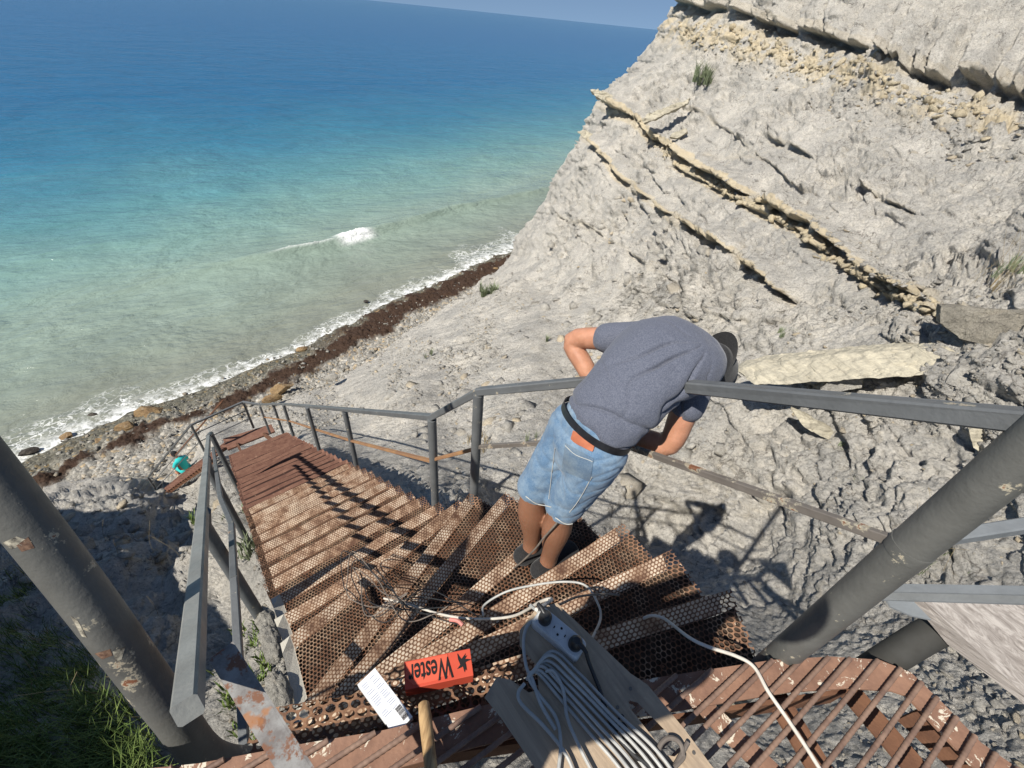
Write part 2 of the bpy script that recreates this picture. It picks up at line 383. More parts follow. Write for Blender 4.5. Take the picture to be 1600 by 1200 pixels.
# ---- ground and cliff: one rock sheet, given by distances of the rock from the viewpoint and relief in world space
ctl = [(1060, 0, 24), (1020, 60, 24.5), (985, 110, 25), (940, 150, 25.5), (910, 210, 26.5), (880, 260, 27), (850, 320, 28.5), (815, 365, 30), (800, 400, 31),
       (760, 440, 30), (700, 480, dz(700, 480, -12.6)), (640, 530, dz(640, 530, -12.4)), (600, 565, dz(600, 565, -12.2)), (560, 590, dz(560, 590, -12.1)), (520, 640, dz(520, 640, -11.6)), (480, 625, dz(480, 625, -12.4)),
       (560, 535, dz(560, 535, -16.)), (640, 480, dz(640, 480, -16.)), (730, 430, dz(730, 430, -16.)), (450, 575, dz(450, 575, -16.)), (350, 640, dz(350, 640, -15.)), (200, 690, dz(200, 690, -15.)), (50, 715, dz(50, 715, -15.5)), (200, 600, dz(200, 600, -17.)), (-200, 740, dz(-200, 740, -15.5)), (-400, 760, dz(-400, 760, -15.5)), (700, 560, 18), (800, 520, 17.5), (620, 620, 14.6), (586, 692, 12.5), (684, 740, 8.6), (684, 769, 6.5), (702, 775, 6.3), (730, 784, 6.2), (787, 744, 8.8), (780, 777, 8.6), (720, 700, 11.5), (850, 660, 11.5),
       (967, 787, 8.2), (1025, 792, 8.7), (1012, 830, 8.6), (900, 760, 8.6), (900, 600, 14), (900, 480, 19), (860, 420, 25), (1000, 640, 11), (1000, 500, 15), (1000, 350, 20), (1000, 250, 22), (1000, 150, 24.),
       (1130, 865, 7.6), (1100, 20, 22.5), (1100, 150, 21), (1100, 300, 17), (1100, 450, 13), (1100, 600, 10.2), (1100, 740, 8.6),
       (1250, 50, 18.5), (1250, 200, 15.5), (1250, 350, 12.5), (1250, 500, 9.6), (1250, 620, 8.3), (1250, 780, 7.2), (1250, 920, 6.1), (1190, 990, 5.6),
       (1400, 0, 16), (1400, 150, 13.5), (1400, 300, 11.2), (1400, 440, 8.8), (1400, 560, 7.3), (1400, 700, 6.6), (1400, 850, 5.3), (1400, 1000, 4.4),
       (1550, 0, 14.5), (1550, 150, 12), (1550, 300, 9.6), (1550, 440, 7.6), (1550, 560, 6.1), (1550, 700, 5.6), (1550, 850, 4.7), (1550, 1000, 3.8), (1550, 1150, 3.0),
       (1300, 1080, 3.9), (1400, 1150, 3.2), (1200, 1150, 3.5), (1100, 1050, 4.2), (1000, 1150, 3.2), (1000, 1000, 4.2), (900, 900, 5.4), (800, 850, 5.4),
       (1850, 0, 12), (1850, 300, 7.5), (1850, 600, 4.6), (1850, 900, 3.5), (1850, 1200, 2.5), (2200, 0, 10), (2200, 400, 5.5), (2200, 800, 3.2), (2200, 1200, 2.2),
       (1100, -300, 21), (1500, -300, 14), (1900, -300, 10), (2200, -300, 9),
       (800, 1200, 2.7), (600, 1200, 2.5), (1000, 1500, 2.4), (600, 1500, 2.2), (1500, 1500, 2.2), (2200, 1500, 1.8), (200, 1500, 2.2), (-200, 1500, 2.2), (-500, 1500, 2.2),
       (700, 1060, 3.5), (640, 850, dplane(640, 850, -.9)), (500, 1000, dplane(500, 1000, -.75)), (600, 960, dplane(600, 960, -.9)), (500, 780, dplane(500, 780, -.8)), (450, 690, dplane(450, 690, -.9)),
       (500, 735, dplane(500, 735, -.85)), (380, 720, dplane(380, 720, -1.)), (410, 890, dplane(410, 890, -.42)), (440, 1000, dplane(440, 1000, -.45)), (450, 1090, dplane(450, 1090, -.5)), (395, 850, dplane(395, 850, -.35)), (370, 760, dplane(370, 760, -.6)),
       (340, 850, dplane(340, 850, -.7)), (380, 1100, dplane(380, 1100, -.5)), (300, 1000, dplane(300, 1000, -.8)), (250, 900, dplane(250, 900, -.75)), (330, 790, dplane(330, 790, -.8)), (330, 762, 9.8), (285, 735, dz(285, 735, -13.2)), (150, 735, dz(150, 735, -14.3)), (60, 747, dz(60, 747, -14.5)), (200, 745, dz(200, 745, -13.8)), (240, 745, dz(240, 745, -13.4)), (312, 712, dz(312, 712, -12.3)), (262, 760, dz(262, 760, -13.0)), (335, 690, dz(335, 690, -11.2)),
       (200, 760, 13.6), (100, 762, 16.2), (200, 850, 6.9), (100, 850, 8.6), (0, 850, 10), (0, 770, 17.5), (100, 950, 4.7), (0, 950, 5.2), (0, 1080, 3.5), (150, 1100, 3.0), (250, 1180, 2.6), (-300, 800, 16), (-300, 1000, 5), (-500, 1200, 3.3), (-500, 800, 18)]
ctl = np.array(ctl, float)
def tps(c, val, q, lam=1e-3):
    d = np.linalg.norm(c[:, None]-c[None], axis=-1); K = np.where(d > 0, d*d*np.log(d+1e-12), 0)+lam*np.eye(len(c))
    A = np.zeros((len(c)+3, len(c)+3)); A[:-3, :-3] = K; A[:-3, -3] = 1; A[:-3, -2:] = c; A[-3, :-3] = 1; A[-2:, :-3] = c.T
    s = np.linalg.solve(A, np.concatenate([val, np.zeros(3)])); out = np.zeros(len(q))
    for k in range(0, len(q), 40000):
        d = np.sqrt(((q[k:k+40000, None]-c[None])**2).sum(-1)); out[k:k+40000] = np.where(d > 0, d*d*np.log(d+1e-12), 0)@s[:-3]+s[-3]+q[k:k+40000]@s[-2:]
    return out
edge = np.array([(-300, 1190), (-60, 1078), (0, 1058), (30, 1040), (60, 1020), (90, 1000), (110, 985), (150, 945), (210, 910), (260, 880), (320, 850), (365, 815), (400, 798), (425, 762), (450, 700), (480, 590), (540, 350), (600, 110), (680, -220), (760, -500), (1500, -560)])
rows = np.concatenate([np.arange(-300, 0, 6), np.arange(0, 1200, 2.1), np.arange(1200, 1500, 8)])
NC = 760
SX = np.linspace(0, 1, NC)
ex = np.interp(rows, edge[:, 0], edge[:, 1])
rn = np.stack([rows*.03, 0*rows, 0*rows], -1); jag = fbm(rn, 5, 4, .7)*6*(rows < 410)
ex = ex+jag
PX = ex[:, None]+(2200-ex)[:, None]*(SX**1.12)[None]; PY = np.repeat(rows[:, None], NC, 1)
# coarse depth on a regular lattice, then bilinear
gx = np.arange(-600, 2261, 12.); gy = np.arange(-320, 1521, 12.)
GX, GY = np.meshgrid(gx, gy)
G = tps(ctl[:, :2]/100, np.log(ctl[:, 2]), np.stack([GX.ravel(), GY.ravel()], -1)/100, 2e-3).reshape(GX.shape)
fx = np.clip((PX-gx[0])/12, 0, len(gx)-1.001); fy = np.clip((PY-gy[0])/12, 0, len(gy)-1.001)
ix = fx.astype(int); iy = fy.astype(int); fx -= ix; fy -= iy
LD = (G[iy, ix]*(1-fx)+G[iy, ix+1]*fx)*(1-fy)+(G[iy+1, ix]*(1-fx)+G[iy+1, ix+1]*fx)*fy
# the face rounds away behind its seaward edge
edd = (PX-ex[:, None])
LD += .16*np.exp(-edd/14)*(PY < 430)
DEP = np.exp(LD)
Rr = np.stack([(PX-800)/F, -(PY-600)/F, -np.ones_like(PX)], -1)@RC.T
B3 = CAM+DEP[..., None]*Rr
gu = np.gradient(B3, axis=1); gv = np.gradient(B3, axis=0); N3 = np.cross(gu, gv); N3 /= np.linalg.norm(N3, axis=-1, keepdims=True)+1e-12
sg = np.sign((N3*Rr).sum(-1)); N3 = -N3*sg[..., None]
for _ in range(12):
    N3[1:-1] = (N3[:-2]+N3[1:-1]*2+N3[2:])/4; N3[:, 1:-1] = (N3[:, :-2]+N3[:, 1:-1]*2+N3[:, 2:])/4
N3 /= np.linalg.norm(N3, axis=-1, keepdims=True)
p = B3.reshape(-1, 3); pxf = PX.ravel(); pyf = PY.ravel(); df = DEP.ravel()
# bedding frame
q0 = P(1000, 195, 22.5); q1 = P(1480, 470, 8.4); be = (q1-q0)/np.linalg.norm(q1-q0); bn = np.array([0, 0, 1.])-be[2]*be; bn /= np.linalg.norm(bn); bt = np.cross(bn, be)
bp = np.stack([p@be, p@bt, p@bn], -1)
wz = np.clip((pxf-420)/200, 0, 1)                                    # calmer under the stairs and on the left
near = np.clip(df/7, .35, 1.5)
cliffy = np.clip((1150-pyf)/300, 0, 1)*np.clip((pxf-700-(pyf-430)*.5)/200, 0, 1)
st = np.where((pyf > 470)[:, None], np.array([[.8, .8, 1.3]]), np.array([[.55, .55, 1.9]]))
warp = .18*np.stack([perlin(bp*.6, 1), perlin(bp*.6, 2), perlin(bp*.6, 3)], -1)
bpw = bp+warp
h1, e1 = blocks(bpw*st*.9, 11, .9); h2, e2 = blocks(bpw*st*2.4+5, 23, .8); h3, e3 = blocks(bpw*st*6.5+9, 41, .8); h4, e4 = blocks(bpw*np.array([.8, .8, 1.5])*15+2, 57, .8)
h1 = h1*np.clip(e1*9, 0, 1); h2 = h2*np.clip(e2*11, 0, 1); h3 = h3*np.clip(e3*9, 0, 1)
rough_mask = np.clip(.45+1.1*fbm(bp*.35, 3, 71), .12, 1.2)
strat = fbm(bp*np.array([.25, .25, 3.2])+4, 4, 31, .6)
cliffy = np.maximum(cliffy, .62*np.clip((pxf-520-(pyf-430)*.3)/150, 0, 1)*np.clip((1000-pyf)/200, 0, 1))
disp = cliffy*(.34*fbm(bp*.28, 3, 61)+.20*h1*rough_mask+.20*h2*rough_mask)+(.06+.08*cliffy)*h3*rough_mask*np.clip((df-3.5)/7, .3, 1)+.048*h4*np.clip(rough_mask, .45, 1)*np.clip(9/df, .3, 1)
disp += cliffy*.10*strat*rough_mask*np.clip((640-pyf)/200, 0, 1)+.03*near*fbm(p*3.1, 4, 81, .6)
ptn = perlin(bpw*np.array([2.2, 2.2, 4.5]), 151); disp -= cliffy*.20*np.clip(ptn-.28, 0, 1)*np.clip(.3+fbm(bp*.5, 2, 155)*2, 0, 1.3)+cliffy*.13*np.clip(np.abs(perlin(bpw*np.array([5., 5., 9.]), 157))-.32, 0, 1)
rdg = (1-np.abs(perlin(bpw*np.array([1.1, 1.1, 3.6]), 161)))**7; disp -= cliffy*.11*rdg*rough_mask
crk = np.clip(1-e2/.05, 0, 1)*rough_mask*np.clip(fbm(bp*.8, 2, 91)*2, 0, 1)
disp -= cliffy*.10*crk
# left-hand slope: lumpy
lft = np.clip((470-pxf)/120, 0, 1)*np.clip((pyf-740)/30, 0, 1)
hl, el = blocks(p*1.1+3, 101, .7); hm, em = blocks(p*3+3, 111, .7)
disp += lft*(.38*fbm(p*.55, 4, 95, .6)+.07*hl+.04*hm)
bed = np.zeros(len(p)); dbed = np.zeros(len(p))
def ledge(line, amp, th, rec, seed, gaps=.2, soft=10, yel=1):
    global dbed, bed
    jit = 4*fbm(np.stack([pxf*.02+seed, pyf*.02, 0*pxf], -1), 3, seed)
    d, s, r = seg_dist(pxf, pyf, line); s = s+jit
    ends = np.clip(r/15, 0, 1)*np.clip((sum(math.hypot(line[i+1][0]-line[i][0], line[i+1][1]-line[i][1]) for i in range(len(line)-1))-r)/15, 0, 1)
    rr = np.stack([r*.035+seed, 0*r, 0*r], -1); g = np.clip((perlin(rr, seed)+.5-gaps)*3.5, 0, 1)*.85+.15
    blk = .75+.5*_r[_h((r/22+seed).astype(np.int64), 0*r.astype(np.int64), 0*r.astype(np.int64), seed), 0]
    near = (np.abs(d) < 90)
    up = np.where(s < 2.5, np.where(s > -th, np.clip((2.5-s)/5, 0, 1), np.exp(-((s+th)/soft)**2)), 0)
    dn = np.where((s >= 0) & (s < 3*rec), np.exp(-(s/rec)**2), 0)
    dbed += near*ends*(amp*g*blk*up-amp*.8*g*dn)
    bed = np.maximum(bed, yel*near*ends*(np.where((s < 1) & (s > -th-1), .85, 0)+np.where((s >= 0) & (s < rec), .55, 0))*np.clip(g+.35, 0, 1))
L1 = [(935, 150), (1000, 190), (1040, 225), (1120, 272), (1165, 300), (1250, 350), (1340, 402), (1420, 450), (1478, 478)]
L1b = [(x+6, y+27) for x, y in L1[2:]]
L2 = [(905, 205), (945, 240), (975, 278), (1010, 303), (1060, 345), (1110, 372), (1150, 402), (1215, 442), (1245, 467)]
L3 = [(1050, -2), (1100, 12), (1180, 26), (1240, 46), (1310, 56), (1390, 88), (1490, 116), (1545, 128), (1600, 150), (1800, 210), (2100, 290)]
ledge(L1, .46, 10, 17, 3, .1)
ledge(L1b, .26, 9, 8, 5, .1)
ledge(L2, .38, 7, 12, 8, .2)
ledge(L3, .60, 14, 13, 12, .28, 60, .3)
ledge([(1195, 212), (1230, 226), (1275, 250)], .20, 4, 8, 15, .25, 26, .3)
ledge([(1345, 290), (1400, 312), (1440, 332)], .2, 4, 7, 17, .2, 26, .3)
ledge([(1040, 150), (1120, 190), (1190, 245), (1100, 240)], .1, 3, 5, 21, .2, 12, .2)
ledge([(960, 430), (1040, 480), (1130, 500), (1260, 500)], .12, 3, 6, 25, .35, 14, .1)
ledge([(860, 330), (930, 360), (1010, 410), (1090, 470)], .16, 3, 6, 27, .35, 14, .2)
# yellow rubble under the upper overhang and below the lower ledge
yb = np.exp(-((seg_dist(pxf, pyf, [(x, y+42) for x, y in L3])[1])/26)**2)*np.clip(fbm(bp*1.4, 3, 131)*2.2+.6, 0, 1)
yb2 = np.exp(-((seg_dist(pxf, pyf, [(x+4, y+14) for x, y in L1[1:]])[1])/7)**2)*np.clip(fbm(bp*1.6, 3, 135)*2+.8, 0, 1)
bed = np.clip(np.maximum(bed, np.maximum(yb, yb2)*.9), 0, 1)
disp += (yb+yb2)*(.14*h2+.10*h3)
disp *= np.clip(df/5.2, .25, 1)
if bt@(CAM-P(1250, 350, 12)) < 0: bt = -bt
for per, am, sd_ in ((1.15, .17, 171), (.42, .085, 173), (.19, .04, 175)):
    cc = bp[:, 2]/per+.45*perlin(bp*.35, sd_)+.12*perlin(bp*1.6, sd_+1)
    fr = cc-np.floor(cc); lay = _r[np.floor(cc).astype(np.int64) & 255, 1]
    brk = np.clip((perlin(np.stack([bp[:, 0]*.55/per, bp[:, 1]*.5, np.floor(cc)*3.7], -1), sd_+2)+.12)*4, 0, 1)
    saw = (1-fr)**1.6*np.clip(fr/.05, 0, 1)
    dbed += am*saw*brk*(.35+lay)*np.clip(cliffy*1.2-.35, 0, 1)*np.clip(1.1-lft, 0, 1)
lfn = fbm(bp*3.2, 3, 141, .6)
dbed *= 1+.12*lfn
P3 = (p+N3.reshape(-1, 3)*disp[:, None]+(bt*.8-bn*.1+.5*N3.reshape(-1, 3))*dbed[:, None]).reshape(B3.shape)
# hidden return of the headland behind the edge, down into the sea / under the beach
away = np.array([.50, .86, 0]); K = 26
ext = []
for k in range(K, 0, -1):
    a = (k/K)**2
    off = np.where((rows < 430)[:, None], away*(a*45)+np.array([0, 0, -1.])*a*6+np.array([-.6, .2, 0])*math.sin(min(1, k/8)*math.pi)*.4, np.array([0, 0, -1.])*a*3+np.array([-.3, .3, 0])*a*3)
    tt = np.stack([rows*.02, np.full(len(rows), k*.35), 0*rows], -1)
    ext.append(P3[:, 0]+off+(.5*a*fbm(tt, 3, 3))[:, None]*np.array([-.8, .5, 0]))
P3 = np.concatenate([np.stack(ext, 1), P3], 1); bed = np.concatenate([np.zeros((len(rows), K)), bed.reshape(len(rows), NC)], 1)
me = grid_mesh('cliff', P3.reshape(-1, 3), len(rows), NC+K)
attr(me, 'bed', bed.ravel())
tag(link('cliff', me, ROCK), kind='structure')
GB3 = B3; 
def ground(px, py):
    """displaced rock point seen at a photo position"""
    i = int(np.argmin(np.abs(rows-py))); j = K+int(np.argmin(np.abs(PX[i]-px))); return P3[i, j].copy()
# ================================================================ STAIRCASE
def mat_perf(name, pitch, r, paint, rust, cover):
    b = NB(name, .75, .25, .1)
    uv = b.new('UVMap'); sc = b.vmath('SCALE', uv.outputs[0]); sc.inputs['Scale'].default_value = 1/pitch
    def cell(off):
        a = b.vmath('ADD', sc.outputs[0], off); s2 = b.vmath('MULTIPLY', a.outputs[0], (1, 1/math.sqrt(3), 0))
        f = b.vmath('FRACTION', s2.outputs[0]); c = b.vmath('SUBTRACT', f.outputs[0], (.5, .5, 0)); m = b.vmath('MULTIPLY', c.outputs[0], (1, math.sqrt(3), 0))
        return b.vmath('LENGTH', m.outputs[0]).outputs['Value']
    dm = b.math('MINIMUM', cell((0, 0, 0)), cell((.5, math.sqrt(3)/2, 0)))
    v = b.coord('Object')
    solid = b.attr('solid')
    nz = b.ramp(b.noise(v, 7, 6, .7), [(cover-.09, 0), (cover+.09, 1)])
    worn = b.attr('worn')
    fac = b.math('ADD', nz, b.math('SUBTRACT', worn, .5), clamp=True)
    col = b.mix(fac, paint, rust); col = b.mix(solid, col, (.50, .47, .40))
    col = b.mix(b.ramp(b.noise(v, 30, 4, .7), [(.45, 0), (.75, .55)]), col, (.30, .12, .045))
    rim = b.ramp(dm, [(r-.10, 0), (r-.04, 1), (r+.02, 1), (r+.07, 0)])
    col = b.mix(b.math('MULTIPLY', rim, .85), col, (.075, .035, .018))
    lip = b.attr('lip')
    disc = b.math('MULTIPLY', b.math('LESS_THAN', dm, r-.05), b.math('GREATER_THAN', lip, .5))  # pale discs close the lip holes, painted for the sunlit tread behind
    tone = b.ramp(b.noise(v, 9, 5, .7), [(.32, (.13, .065, .04)), (.45, (.40, .27, .18)), (.54, (.60, .48, .36)), (.70, (.76, .67, .53))])
    web = b.mix(b.math('GREATER_THAN', lip, .5), col, b.mix(b.ramp(b.noise(v, 18, 4, .7), [(.4, 0), (.65, 1)]), (.13, .07, .045), (.30, .17, .10)))
    col = b.mix(b.math('MULTIPLY', solid, 1.), web, (.50, .47, .40)); col = b.mix(b.math('MULTIPLY', disc, b.math('SUBTRACT', 1., solid)), col, tone)
    b.color(col); b.bump(b.noise(v, 120, 3), .002)
    hole = b.math('LESS_THAN', dm, r); hole = b.math('MULTIPLY', hole, b.math('LESS_THAN', solid, .5))
    hole = b.math('MULTIPLY', hole, b.math('LESS_THAN', b.math('ADD', lip, b.math('MULTIPLY', b.noise(v, 21, 4, .7), .5)), 1.12 if paint[0] > .4 else 1.35))
    clog = b.math('GREATER_THAN', b.noise(v, 13, 5, .65), .33); hole = b.math('MULTIPLY', hole, clog)
    tr = b.new('BsdfTransparent'); mx = b.new('MixShader'); b.L(hole, mx.inputs[0]); b.L(b.b.outputs[0], mx.inputs[1]); b.L(tr.outputs[0], mx.inputs[2])
    b.L(mx.outputs[0], b.n['Material Output'].inputs[0]); return b.m
PERF = mat_perf('perforated_rusty_steel', .0200, .40, (.42, .31, .21), (.13, .068, .042), .47)
PERF_SHADE = mat_perf('shade_toned_wide_hole_steel', .034, .40, (.10, .095, .09), (.07, .05, .04), .45)  # near-black tone puts the shade on the top step into the colour
RUST = NB('rusty_tread', .85, .2); _v = RUST.coord('Object')
_c = RUST.mix(RUST.ramp(RUST.noise(_v, 6, 6, .7), [(.35, 0), (.65, 1)]), (.215, .115, .080), (.135, .066, .048))
_c = RUST.mix(RUST.math('GREATER_THAN', RUST.attr('worn'), .6), _c, (.040, .020, .015)); _c = RUST.mix(RUST.ramp(RUST.noise(_v, 22, 5, .7), [(.60, 0), (.70, .6)]), _c, (.34, .22, .15)); RUST.color(_c); RUST.bump(RUST.noise(_v, 60, 4), .004); RUST = RUST.m  # near-black pan colour stands in for the dark gaps between treads
CONC = mat_rock('cement', (.42, .40, .35), (.30, .285, .25), (.4, .4, .4), 2.)
def grey_paint(name, c=(.135, .142, .145), chips=.70):
    b = NB(name, .48, .4); v = b.coord('Object')
    col = b.mix(b.ramp(b.noise(v, 5, 5, .65), [(.35, 0), (.65, 1)]), c, tuple(x*.72 for x in c))
    n = b.noise(v, 9, 6, .72)
    col = b.mix(b.ramp(n, [(chips-.02, 0), (chips+.01, 1)]), col, (.40, .36, .27))
    col = b.mix(b.ramp(n, [(chips+.02, 0), (chips+.05, 1)]), col, (.20, .085, .045))
    b.color(col); b.rough(b.ramp(b.noise(v, 12, 4), [(.3, .38), (.7, .62)])); b.bump(b.noise(v, 70, 3, .6), .0015); return b.m
GREY = grey_paint('grey_painted_steel', (.135, .142, .145), .655); GREYP = grey_paint('grey_painted_pipe', (.125, .125, .115), .61)
ORN = mat_noise('rusty_flat_steel', (.36, .20, .09), (.24, .13, .075), 7, .8)
DIRT_SHADE = mat_noise('dirt_and_shade_under_tread', (.035, .024, .018), (.10, .075, .055), 30, .95, .1, 0, 0, 60, .4, .75)  # dark sheet added under treads; shade below the holes and dirt as colour
stairs = empty('metal_staircase', sp(0, .6), 'rusty perforated steel staircase winding down from the landing towards the beach', 'staircase')

def tread(k, D, C, A, B, perf, e=.052, hgt=.042, solid_left=False, under=True):
    """D,C: front (nosing) inner and outer corners; A,B: back inner and outer corners (z of tread). Tray with raised rims."""
    D, C, A, B = map(lambda q: np.asarray(q, float), (D, C, A, B))
    nx, ny = 18, 4
    x = (C-D)/np.linalg.norm(C-D)
    def q(u, v): return (A*(1-u)+B*u)*(1-v)+(D*(1-u)+C*u)*v
    W = max(.2, np.linalg.norm(C-D)); Hh = max(.08, np.linalg.norm((A+B-C-D)/2))
    eu = min(.3, e/W); ev = min(.55, e/Hh)
    U = [0, eu, eu+.004]+list(np.linspace(eu, 1-eu, nx)[1:-1])+[1-eu-.004, 1-eu, 1]; V = [0]+list(np.linspace(0, 1-ev, ny)[1:-1])+[1-ev-.015, 1-ev, 1]
    vs = []; hs = []
    js = random.uniform(-.006, .006)
    for v in V:
        for i, u in enumerate(U):
            Hu = max(.05, np.linalg.norm(A*(1-u)+B*u-D*(1-u)-C*u)); eu_ = min(.6, e/Hu)
            v2_ = 1-(1-v)*eu_/ev if v >= 1-ev-.02 else v/(1-ev)*(1-eu_)
            pnt = q(u, v2_); h = 0
            if v == 1: h = hgt
            if i in (0, len(U)-1): h = max(h, hgt*(.25+.75*v))
            h += .006*math.sin(u*7+k*2.1)*v+.004*math.sin(u*17+k)+js
            if v == 0: h -= .004
            vs.append(pnt+np.array([0, 0, h]))
    nu = len(U); nv = len(V)
    # folded front flange, then end flanges
    base = len(vs)
    for i, u in enumerate(U): vs.append(vs[(nv-1)*nu+i]+np.array([0, 0, -.05]))
    fs = [(j*nu+i, j*nu+i+1, (j+1)*nu+i+1, (j+1)*nu+i) for j in range(nv-1) for i in range(nu-1)]
    fs += [((nv-1)*nu+i, (nv-1)*nu+i+1, base+i+1, base+i) for i in range(nu-1)]
    nmain = len(fs); nvm = len(vs)
    if under:
        for j in (0, nv-2):
            for i, u in enumerate(U): vs.append(vs[j*nu+i]+np.array([0, 0, -.022]))
        fs += [(nvm+i, nvm+i+1, nvm+nu+i+1, nvm+nu+i) for i in range(nu-1)]
    me = bpy.data.meshes.new('tread'); me.from_pydata([tuple(p_) for p_ in vs], [], fs)
    y = np.cross((0, 0, 1.), x)
    V3 = np.array(vs)
    uvx = (V3-D)@x; uvy = (V3-D)@y+V3[:, 2]*.75; uvy[base:base+nu] = uvy[(nv-1)*nu:(nv-1)*nu+nu]+.05
    ul = me.uv_layers.new(name='UVMap'); li = np.array([l.vertex_index for l in me.loops]); ul.data.foreach_set('uv', np.stack([uvx[li], uvy[li]], -1).ravel())
    sol = np.zeros(len(vs)); wn = np.zeros(len(vs))
    if solid_left: sol[[j*nu+i for j in range(nv) for i in (0, 1)]] = 1
    for j in range(nv):
        for i in range(nu): wn[j*nu+i] = (.76 if j < nv-2 else .36) if 1 < i < nu-2 else .42
    wn[base:] = .6
    lp_a = np.zeros(len(vs)); lp_a[(nv-2)*nu:nv*nu] = 1.
    for j in range(nv): lp_a[[j*nu, j*nu+1, j*nu+nu-1, j*nu+nu-2]] = .8
    attr(me, 'solid', sol); attr(me, 'worn', wn); attr(me, 'lip', lp_a)  # on RUST treads worn masks the pans coloured near-black for the dark gaps
    o = link('tread', me, [perf, DIRT_SHADE], stairs)
    mi = np.zeros(len(fs), np.int32); mi[nmain:] = 1; me.polygons.foreach_set('material_index', mi); return o
RISE = .17
def front(k):
    """nosing line (inner, outer) for tread k"""
    z = -RISE*k
    if k >= 8:
        s = (z-SZ0)/-SS
        return sp(s, 1.24), sp(s, .0)
    I = {7: sp(-.523, 1.24)[:2], 6: (-.80, .52), 5: (-.70, .45), 4: (-.66, .40), 3: (-.64, .36), 2: (-.62, .33), 1: (-.60, .30)}[k]
    O = {7: (-.286, 1.858), 6: (-.19, 1.80), 5: (.03, 1.715), 4: (.40, 1.53), 3: (.63, 1.34), 2: (.78, 1.11), 1: (.89, .855)}[k]
    return np.array([I[0], I[1], z]), np.array([O[0], O[1], z])
NT = 38
for k in range(1, NT+1):
    D, C = front(k)
    if k > 1: A, B = front(k-1)
    else: A, B = np.array([-.58, .22, 0]), np.array([.93, .60, 0])
    A, B = A.copy(), B.copy(); z = -RISE*k
    A[2] = B[2] = D[2] = C[2] = z
    if 1 < k <= 7:      # the tray starts a little under the tread above; its outer end runs square to the nosing
        x = (C-D)/np.linalg.norm(C-D); pr = np.array([x[1], -x[0], 0])
        if pr@(B-C) < 0: pr = -pr
        B = C+pr*max(.16, pr@(B-C)) if k < 6 else B
    if k >= 8: g = np.append(SD, 0)*-.235; A = D+g; B = C+g
    D = D+np.append(rng.normal(0, .005, 2), 0); C = C+np.append(rng.normal(0, .006, 2), 0)
    tread(k, D, C, A, B, PERF if k < 19 else RUST, solid_left=(5 < k < 10), under=k < 19, **({} if k < 19 else dict(e=.034, hgt=.022)))
def beam(s0, s1, l, dz0, w, h, name='stringer'):
    m = MB(); m.bar(sp(s0, l, dz0), sp(s1, l, dz0), w, h); m.build(name, mat_brown, stairs)
mat_brown = mat_noise('rusty_structural_steel', (.19, .095, .055), (.11, .055, .035), 9, .85, .2, 0, .002, 90)
beam(-.1, 9.2, .28, -.20, .05, .12); beam(-.1, 9.2, .98, -.20, .05, .12)
for s in (1., 4., 7.):
    for l in (.28, .98):
        m = MB(); a = sp(s, l, -.25); m.tube([a, a+[0, 0, -1.2]], .035, 10); m.build('support_leg', mat_brown, stairs)
tread(0, (-.60, .34, -.115), (.10, .52, -.115), (-.60, .19, -.115), (.10, .41, -.115), PERF_SHADE, under=False)
m = MB(); m.bar((.62, .55, -.30), (.1, 1.45, -1.02), .05, .1); m.bar((.1, 1.45, -1.02), sp(-.2, .3, -.22), .05, .1); m.build('winder_beam', mat_brown, stairs)
for a, b_ in (((.6, .9, -.4), (.55, .85, -4.)), ((-.1, 1.2, -1.1), (-.15, 1.2, -3.6))):
    m = MB(); m.tube([a, b_], .04, 12); m.build('support_leg', mat_brown, stairs)
# cement dabs fixing the left ends of the upper treads
for k, nm in ((6, 0), (7, 0), (8, 0), (9, 0)):
    a = front(k)[0]; bq = front(k-1)[0]
    m = MB(); c = (a+bq)/2+[0, 0, -.03]
    bm = bmesh.new(); bmesh.ops.create_icosphere(bm, subdivisions=4, radius=1)
    for v_ in bm.verts:
        n_ = np.array(v_.co); r_ = 1+.22*perlin((n_*2.2+k*3)[None])[0]+.1*perlin((n_*6+k)[None])[0]
        loc = SL*n_[0]*.05; lo2 = SD*n_[1]*.11
        v_.co = Vector(c+np.array([loc[0]+lo2[0], loc[1]+lo2[1], n_[2]*.045])*r_+np.append(SL*.05, -.02))
    me = bpy.data.meshes.new('cement_patch'); bm.to_mesh(me); bm.free(); attr(me, 'bed', np.zeros(len(me.vertices)))
    link('cement_patch', me, CONC, stairs, True)
# lower landing and flight
LZ = -8.25
la = PZ(356, 697, LZ); lb = PZ(430, 674, LZ); lc = PZ(400, 668, LZ); ld = PZ(345, 694, LZ)
m = MB(); far = [sp(9.05, 1.24), sp(9.05, 0), sp(9.05, 0)+np.append(SD*.35, 0), sp(9.05, 1.24)+np.append(SD*.5, 0)]
for q_ in far: q_[2] = LZ-.16
m.prism(far, (0, 0, 1), .05); m.build('landing_plate', RUST, stairs)
f0 = sp(9.3, 1.30); f0[2] = LZ-.2; f1 = PZ(262, 762, -12.1); fd = f1-f0; fh = fd[:2]/np.linalg.norm(fd[:2]); fl = np.array([-fh[1], fh[0]])
nst = 22
for i in range(nst):
    c = f0+fd*(i+.5)/nst+np.append(-fl*.0, 0); hw = .5; dp = np.linalg.norm(fd[:2])/nst*.42
    m = MB(); m.box(c, np.append(fl*hw, 0), np.append(fh*dp, 0), (0, 0, .02)); m.build('tread', RUST, stairs)
for sgn in (-.42, .42):
    m = MB(); o = np.append(fl*sgn, -.12); m.bar(f0+o, f1+o, .05, .12); m.build('stringer', mat_brown, stairs)

